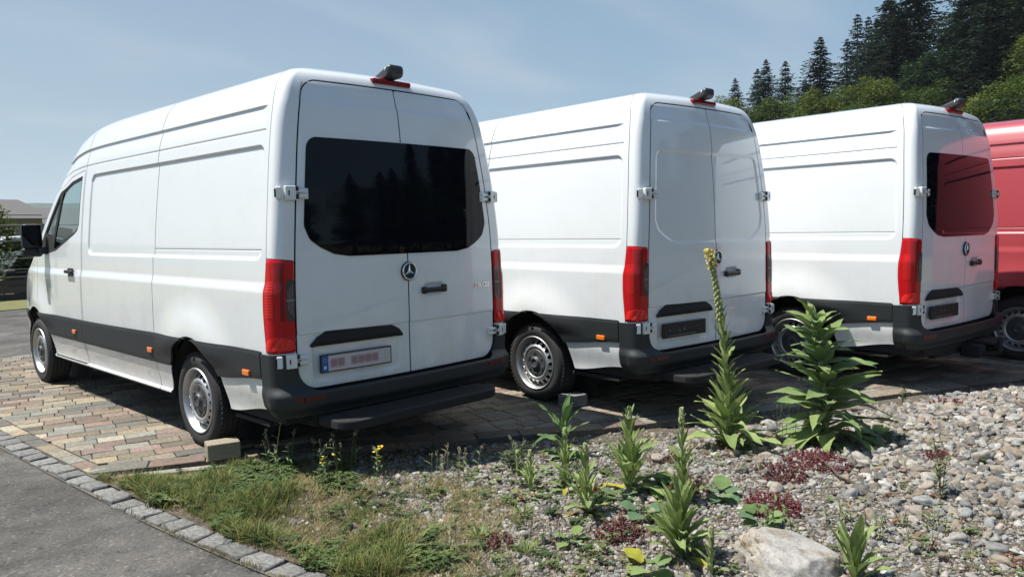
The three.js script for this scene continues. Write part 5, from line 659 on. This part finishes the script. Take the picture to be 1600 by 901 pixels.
const BRD = [broadleaf(11, { H: 13, R: 4.3 }), broadleaf(12, { H: 13, R: 3.6, tall: 1.15 }), broadleaf(13, { H: 13, R: 5.0, n: 17000 })];
const cFol = [fol([0.016, 0.031, 0.018]), fol([0.012, 0.023, 0.014]), fol([0.022, 0.040, 0.018]), fol([0.022, 0.040, 0.026])];
const bFol = [fol([0.078, 0.118, 0.024]), fol([0.108, 0.142, 0.030]), fol([0.052, 0.088, 0.022]), fol([0.036, 0.072, 0.030])];
const hillY = (x, z) => { const d = Math.hypot(x, z), a = (x * 0.95 - z * 0.3) / Math.max(d, 1); return -0.12 + 7 * sm(45, 110, d) * sm(0.45, 0.85, a) + 12 * sm(100, 260, d) * sm(0.4, 0.9, a); };
function tree(name, kind, fl, [x, z], top, label, group, wide = 1, tr = bark) { const y = hillY(x, z), k = (top - y) / kind.H, t = thing(name, label, 'tree', [x, y, z], x * 7.3 + z * 3.1, group); t.scale.set(k * wide, k, k * wide); part('trunk', kind.trunk, tr, t); part('crown', kind.crown, fl, t); return t; }
const GC = 'dark conifers on the wooded slope', GB = 'leafy trees along the foot of the wooded slope';
const conifers = [
  [81.7, -40.4, 18.5, 0, 1, 0.95, 'small dark spruce at the left end of the woods'], [86.4, -40.1, 20.1, 3, 0, 1, 'narrow spruce just right of the leftmost spruce'], [85.1, -38.2, 20.8, 0, 3, 1, 'second of the two close narrow spruces near the left end'], [84.2, -35.4, 20.0, 3, 0, 1.1, 'narrow spruce between the close pair and the lone broad spruce'], [76.3, -28.5, 20.2, 0, 1, 1.15, 'lone full spruce standing clear against the sky'],
  [82.9, -28.1, 21.0, 1, 3, 1.1, 'thin spruce at the left of the tall gappy pair'], [86.1, -28.1, 24.2, 1, 3, 1.05, 'tall gappy spruce with sky showing through its top'], [84.5, -26.4, 23.3, 1, 3, 1.0, 'gappy spruce leaning on the big dark group'], [80.4, -22.9, 24.2, 2, 1, 0.95, 'big black spruce at the left of the dark group'], [79.1, -20.3, 25.6, 2, 1, 1.1, 'broadest black spruce in the middle of the dark group'], [77.0, -20.9, 21.6, 2, 1, 1, 'black spruce in front of the broadest one'],
  [98.2, -22.7, 23.4, 3, 3, 0.8, 'small distant spruce in the gap right of the dark group'], [74.5, -14.4, 24.6, 2, 0, 0.9, 'tall dark spruce right of the gap, cut by the top edge'], [72.9, -12.4, 25.2, 1, 2, 1.2, 'tall spruce with a bare pale lower trunk at the top right'], [81.0, -12.8, 26.5, 2, 1, 0.9, 'dark spruce behind the one with the bare trunk'], [71.4, -9.6, 24.3, 1, 2, 1.1, 'spruce at the right edge of the photo'],
  [84, -17.6, 23.0, 2, 1, 0.9, 'black spruce at the right shoulder of the dark group'], [82, -24.6, 22.2, 0, 1, 1.1, 'dark spruce filling the left flank of the dark group'], [76, -17.0, 18.2, 0, 2, 1.2, 'lower green spruce under the gap right of the dark group'], [70, -12.0, 19.5, 0, 1, 1.1, 'dark spruce before the bare-trunked one'], [80, -31.5, 16.8, 0, 1, 1.2, 'short dark spruce filling the dip left of the lone full one']];
conifers.forEach(([x, z, top, k, f, w, label], i) => tree('spruce', CON[k], cFol[f], [x, z], top, label, GC, w, i === 13 ? barkPale : bark));
const leafy = [
  [73.9, -38.1, 15.4, 0, 1, 'leafy tree at the far left end of the woods'], [67.8, -32.5, 12.9, 1, 2, 'dark green leafy tree below the narrow spruces'], [67.2, -29.3, 13.4, 0, 0, 'olive leafy tree below the close spruce pair'], [69.8, -28.4, 13.7, 2, 0, 'mid green leafy tree left of the lone full spruce'], [68.7, -25.8, 14.0, 1, 1, 'bright green leafy tree in front of the lone full spruce'], [71.4, -24.5, 14.1, 2, 0, 'green leafy tree right of the lone full spruce'], [70.3, -21.6, 14.6, 0, 1, 'yellow-green leafy tree below the gappy spruces'], [72.8, -20.5, 14.4, 1, 0, 'green leafy tree below the big dark group'], [69.5, -17.9, 12.6, 2, 0, 'low olive leafy tree behind the third white van roof'], [73.7, -17.5, 16.6, 1, 3, 'blue-green tree right of the dark group'], [72.3, -15.2, 16.5, 0, 3, 'blue-green tree left of the tall spruce at the top right'], [70.2, -15.3, 13.4, 2, 2, 'dark leafy tree in the shade below the blue-green trees'], [61.1, -10.4, 10.6, 0, 1, 'rounded olive leafy tree above the red van'], [59.5, -7.9, 11.2, 2, 0, 'olive leafy tree at the right edge above the red van'], [69.4, -9.2, 16.1, 1, 1, 'bright green tree at the right edge between the spruces'], [64.4, -20.3, 11.4, 2, 2, 'low green tree just over the middle of the third van roof'], [60.9, -23.7, 10.9, 0, 0, 'low green tree just over the front of the third van roof']];
leafy.forEach(([x, z, top, k, f, label]) => tree('leafy_tree', BRD[k], bFol[f], [x, z], top, label, GB));
// the same woods go on round the back of the camera, where the dark rear windows mirror them
const behind = [[34, 22, 22, 2], [38, 27, 24, 0], [31, 30, 14, 3], [27, 36, 12, 2], [40, 18, 25, 1], [44, 24, 26, 2], [22, 40, 12, 0], [33, 38, 15, 2], [47, 12, 24, 0], [50, 4, 26, 2], [16, 44, 11, 3], [42, 35, 20, 0], [36, 33, 16, 2], [29, 42, 13, 2]];
behind.forEach(([x, z, h, k], i) => tree('spruce', CON[k], cFol[i % 2], [x, z], h, 'dark spruce seen only mirrored in the dark rear windows of the vans', 'spruces mirrored in the van windows', 1.1));
for (const [x, z, h, k] of [[24, 30, 9, 0], [19, 34, 8.5, 2], [36, 16, 10, 1], [29, 25, 8, 0], [14, 38, 8, 2], [32, 19, 9, 2], [27, 31, 9, 1]]) tree('leafy_tree', BRD[k], bFol[2], [x, z], h, 'leafy tree seen only mirrored in the dark rear windows of the vans', 'leafy trees mirrored in the van windows', 1.1);

// ------------------------------------------------------------------ left background: verge, wall, fence, hedge, houses, hills
struct('grass_verge', gridGeo(40, 4, (u, v) => [lerp(30, -30, u), -0.015 + 0.05 * v, lerp(-14.6, -17.4, v) - u * 0.0]), std(0xffffff, 0.95, { map: (() => { const t = fieldTex.clone(); t.repeat.set(24, 3); t.needsUpdate = true; return t; })() }));
{
  const w = thing('timber_wall', 'low dark timber wall behind the road, under the wire fence', 'wall', [1.6, 0, -16.95]); rnd = mulberry(71); const m = [std([0.060, 0.050, 0.043], 0.9), std([0.045, 0.04, 0.036], 0.9), std([0.075, 0.062, 0.052], 0.9)];
  for (let r = 0; r < 3; r++) for (let k = -2; k < 4; k++) part('board', box(k * 2.42 + (r % 2) * 0.4, 0.09 + r * 0.165, rr(-0.01, 0.01), 2.4, 0.155, 0.07, 0.01), m[(r + k + 4) % 3], w);
  part('cap_rail', box(1.2, 0.545, 0, 14.6, 0.05, 0.14, 0.01), m[1], w);
  const f = thing('wire_fence', 'thin wire fence with posts above the dark timber wall', 'fence', [1.6, 0, -17.35]); const fm = std([0.16, 0.17, 0.17], 0.6, { metalness: 0.5 });
  for (let k = -3; k < 4; k++) part('post', rod([k * 2.4 + 0.9, 0, 0], [k * 2.4 + 0.9, 1.82, 0], 0.03, 0.03, 8), fm, f);
  for (const y of [0.72, 0.98, 1.4, 1.78]) part('wire', rod([-7, y, 0], [9, y, 0], y > 1.7 ? 0.018 : 0.009, y > 1.7 ? 0.018 : 0.009, 6), fm, f);
  const pl = thing('planter_rail', 'dark rail with pale stones lying along the top of the timber wall', 'rail', [1.6, 0.60, -17.15]); part('rail', box(1.2, 0.05, 0, 14.6, 0.03, 0.06, 0.005), std([0.02, 0.02, 0.022], 0.7), pl); for (let k = 0; k < 8; k++) part('stone', pebbleGeo(90 + k, 1, 0.3).scale(0.11, 0.05, 0.06).translate(-1.2 + k * 0.46 + rr(-0.1, 0.1), 0.10, 0), stoneMats[k % 5], pl);
}
{
  const bush = (x, z, h, r, seed, f, label, name = 'shrub') => { rnd = mulberry(seed); const pos = []; for (let k = 0; k < 7000; k++) { const t = Math.pow(rnd(), 0.8), a = rr(0, 6.283), e = r * (0.55 + 0.55 * Math.sin(Math.PI * Math.min(1, t * 0.85 + 0.12))) * Math.pow(rnd(), 0.35) * (0.8 + 0.5 * fbm(a * 1.2, t * 5, seed, 2)); const c = [Math.cos(a) * e, h * t, Math.sin(a) * e], s = rr(0.035, 0.085), q = rr(0, 6.283); pos.push(c[0] - Math.cos(q) * s, c[1], c[2] - Math.sin(q) * s, c[0] + Math.cos(q) * s * 0.4, c[1] + rr(-0.6, 0.6) * s, c[2] + Math.sin(q) * s * 0.4, c[0] - Math.sin(q) * s, c[1] + rr(-1, 0.7) * s, c[2] + Math.cos(q) * s); }
    const t = thing(name, label, 'shrub', [x, 0, z], 0, 'shrubs behind the wire fence'); part('stem', merge([0, 1, 2].map((k) => rod([0, -0.1, 0], [Math.cos(k * 2.1) * r * 0.5, h * 0.75, Math.sin(k * 2.1) * r * 0.5], 0.04, 0.012, 6))), bark, t); part('foliage', geoFrom(pos, null, new Array(pos.length / 3 * 2).fill(0)), f, t); };
  bush(1.25, -19.3, 2.5, 1.1, 81, fol([0.10, 0.13, 0.028]), 'tall yellow-green shrub behind the fence, left of the wing mirror'); bush(2.75, -19.0, 1.0, 0.6, 82, fol([0.075, 0.11, 0.045]), 'low grey-green shrub behind the fence under the wing mirror'); bush(0.1, -19.6, 1.9, 0.9, 83, fol([0.09, 0.115, 0.03]), 'shrub behind the fence at the left edge of the photo'); bush(4.2, -19.2, 1.1, 0.7, 84, fol([0.08, 0.11, 0.035]), 'low shrub behind the fence hidden by the van nose');
}
{
  const roofTex = std([0.095, 0.09, 0.088], 0.85), wallM = std([0.42, 0.40, 0.37], 0.9), win = phy([0.03, 0.035, 0.04], 0.15), darkWall = std([0.22, 0.20, 0.19], 0.9);
  const house = (label, [x, z], w, d, hw, hr, turn, wm) => { const t = thing('house', label, 'building', [x, 0, z], turn); part('wall', box(0, hw / 2, 0, w, hw, d, 0.02), wm, t); const r = geoFrom([...[-w / 2 - 0.5, hw - 0.2, d / 2 + 0.5], ...[w / 2 + 0.5, hw - 0.2, d / 2 + 0.5], ...[w / 2 + 0.5, hr, 0], ...[-w / 2 - 0.5, hr, 0], ...[-w / 2 - 0.5, hw - 0.2, -d / 2 - 0.5], ...[w / 2 + 0.5, hw - 0.2, -d / 2 - 0.5]], [0, 1, 2, 0, 2, 3, 4, 3, 2, 4, 2, 5, 0, 3, 4, 1, 5, 2, 0, 4, 5, 0, 5, 1]); part('roof', r.toNonIndexed(), roofTex, t); const rg = clean(r); rg.computeVertexNormals(); t.children[1].geometry = rg;
    for (let k = 0; k < 5; k++) { const wnd = part('window', box(-w * 0.4 + k * w * 0.2, hw * 0.55, d / 2 + 0.015, w * 0.1, hw * 0.4, 0.06, 0.01), std([0.5, 0.5, 0.48], 0.7), t); part('pane', box(-w * 0.4 + k * w * 0.2, hw * 0.55, d / 2 + 0.055, w * 0.085, hw * 0.34, 0.02, 0.004), win, wnd); } return t; };
  house('long low building with a grey roof, behind the wing mirror', [15, -55], 16, 8, 2.2, 3.42, 0.05, wallM); house('smaller grey-roofed house in front of the long low building', [13.4, -46], 9, 5, 1.55, 2.35, -0.1, wallM); house('grey building at the left edge of the photo', [5.2, -42], 5.4, 6, 2.6, 3.45, 0.25, darkWall);
  const car = (() => { const t = thing('parked_car', 'white car parked beyond the fence, just behind the wing mirror', 'car', [4.6, -0.02, -29], 0.2); const sh = new THREE.Shape(); sh.moveTo(-2.1, 0.3); sh.lineTo(-2.1, 0.75); sh.quadraticCurveTo(-2.0, 0.95, -1.4, 1.0); sh.quadraticCurveTo(-0.8, 1.45, -0.2, 1.48); sh.lineTo(0.9, 1.46); sh.quadraticCurveTo(1.5, 1.4, 1.95, 1.0); sh.quadraticCurveTo(2.15, 0.9, 2.12, 0.3); sh.lineTo(-2.1, 0.3); part('body', new THREE.ExtrudeGeometry(sh, { depth: 1.5, bevelEnabled: true, bevelThickness: 0.12, bevelSize: 0.08, bevelSegments: 4, curveSegments: 10 }).translate(0, 0, -0.75), VM.white, t); const gl = new THREE.Shape(); gl.moveTo(-1.2, 1.02); gl.quadraticCurveTo(-0.7, 1.4, -0.2, 1.42); gl.lineTo(0.9, 1.40); gl.quadraticCurveTo(1.3, 1.33, 1.6, 1.02); gl.lineTo(-1.2, 1.02); part('side_window', new THREE.ExtrudeGeometry(gl, { depth: 1.76, bevelEnabled: false }).translate(0, 0, -0.88), VM.glass, t); for (const x of [-1.3, 1.3]) for (const z of [-0.72, 0.72]) { const w = part('wheel', new THREE.TorusGeometry(0.23, 0.10, 10, 24).translate(x, 0.33, z), VM.tyre, t); part('rim', new THREE.CylinderGeometry(0.2, 0.2, 0.16, 24).rotateX(Math.PI / 2).translate(x, 0.33, z), VM.rim, w); } return t; })(); void car;
  tree('leafy_tree', BRD[0], bFol[2], [8.6, -62], 5.2, 'distant leafy tree rising over the roof of the left edge building', null); tree('leafy_tree', BRD[1], bFol[2], [23.5, -75], 4.6, 'distant leafy tree over the right end of the long grey roof', null);
  // wooded ridge far off
  const pos = [], idx = [], N = 160; for (let i = 0; i <= N; i++) { const a = lerp(-2.9, -0.75, i / N), d = 1500, h = 38 + 26 * fbm(i / 22, 3, 1, 3) + 3 * fbm(i / 2.0, 5, 1, 2); for (const [k, y] of [[0.80, -5], [0.92, h * 0.55], [1, h], [1.15, -5]]) pos.push(Math.cos(a) * d * k, y, Math.sin(a) * d * k); } for (let i = 0; i < N; i++) for (let j = 0; j < 3; j++) { const a = i * 4 + j, b = a + 4; idx.push(a, a + 1, b, b, a + 1, b + 1); }
  struct('hills', geoFrom(pos, idx, new Array(pos.length / 3 * 2).fill(0)), std([0.045, 0.07, 0.045], 0.95));
}
scene.fog = new THREE.FogExp2(new THREE.Color().setRGB(0.62, 0.72, 0.82), 0.00018);

shade(scene);
renderer.render(scene, camera);
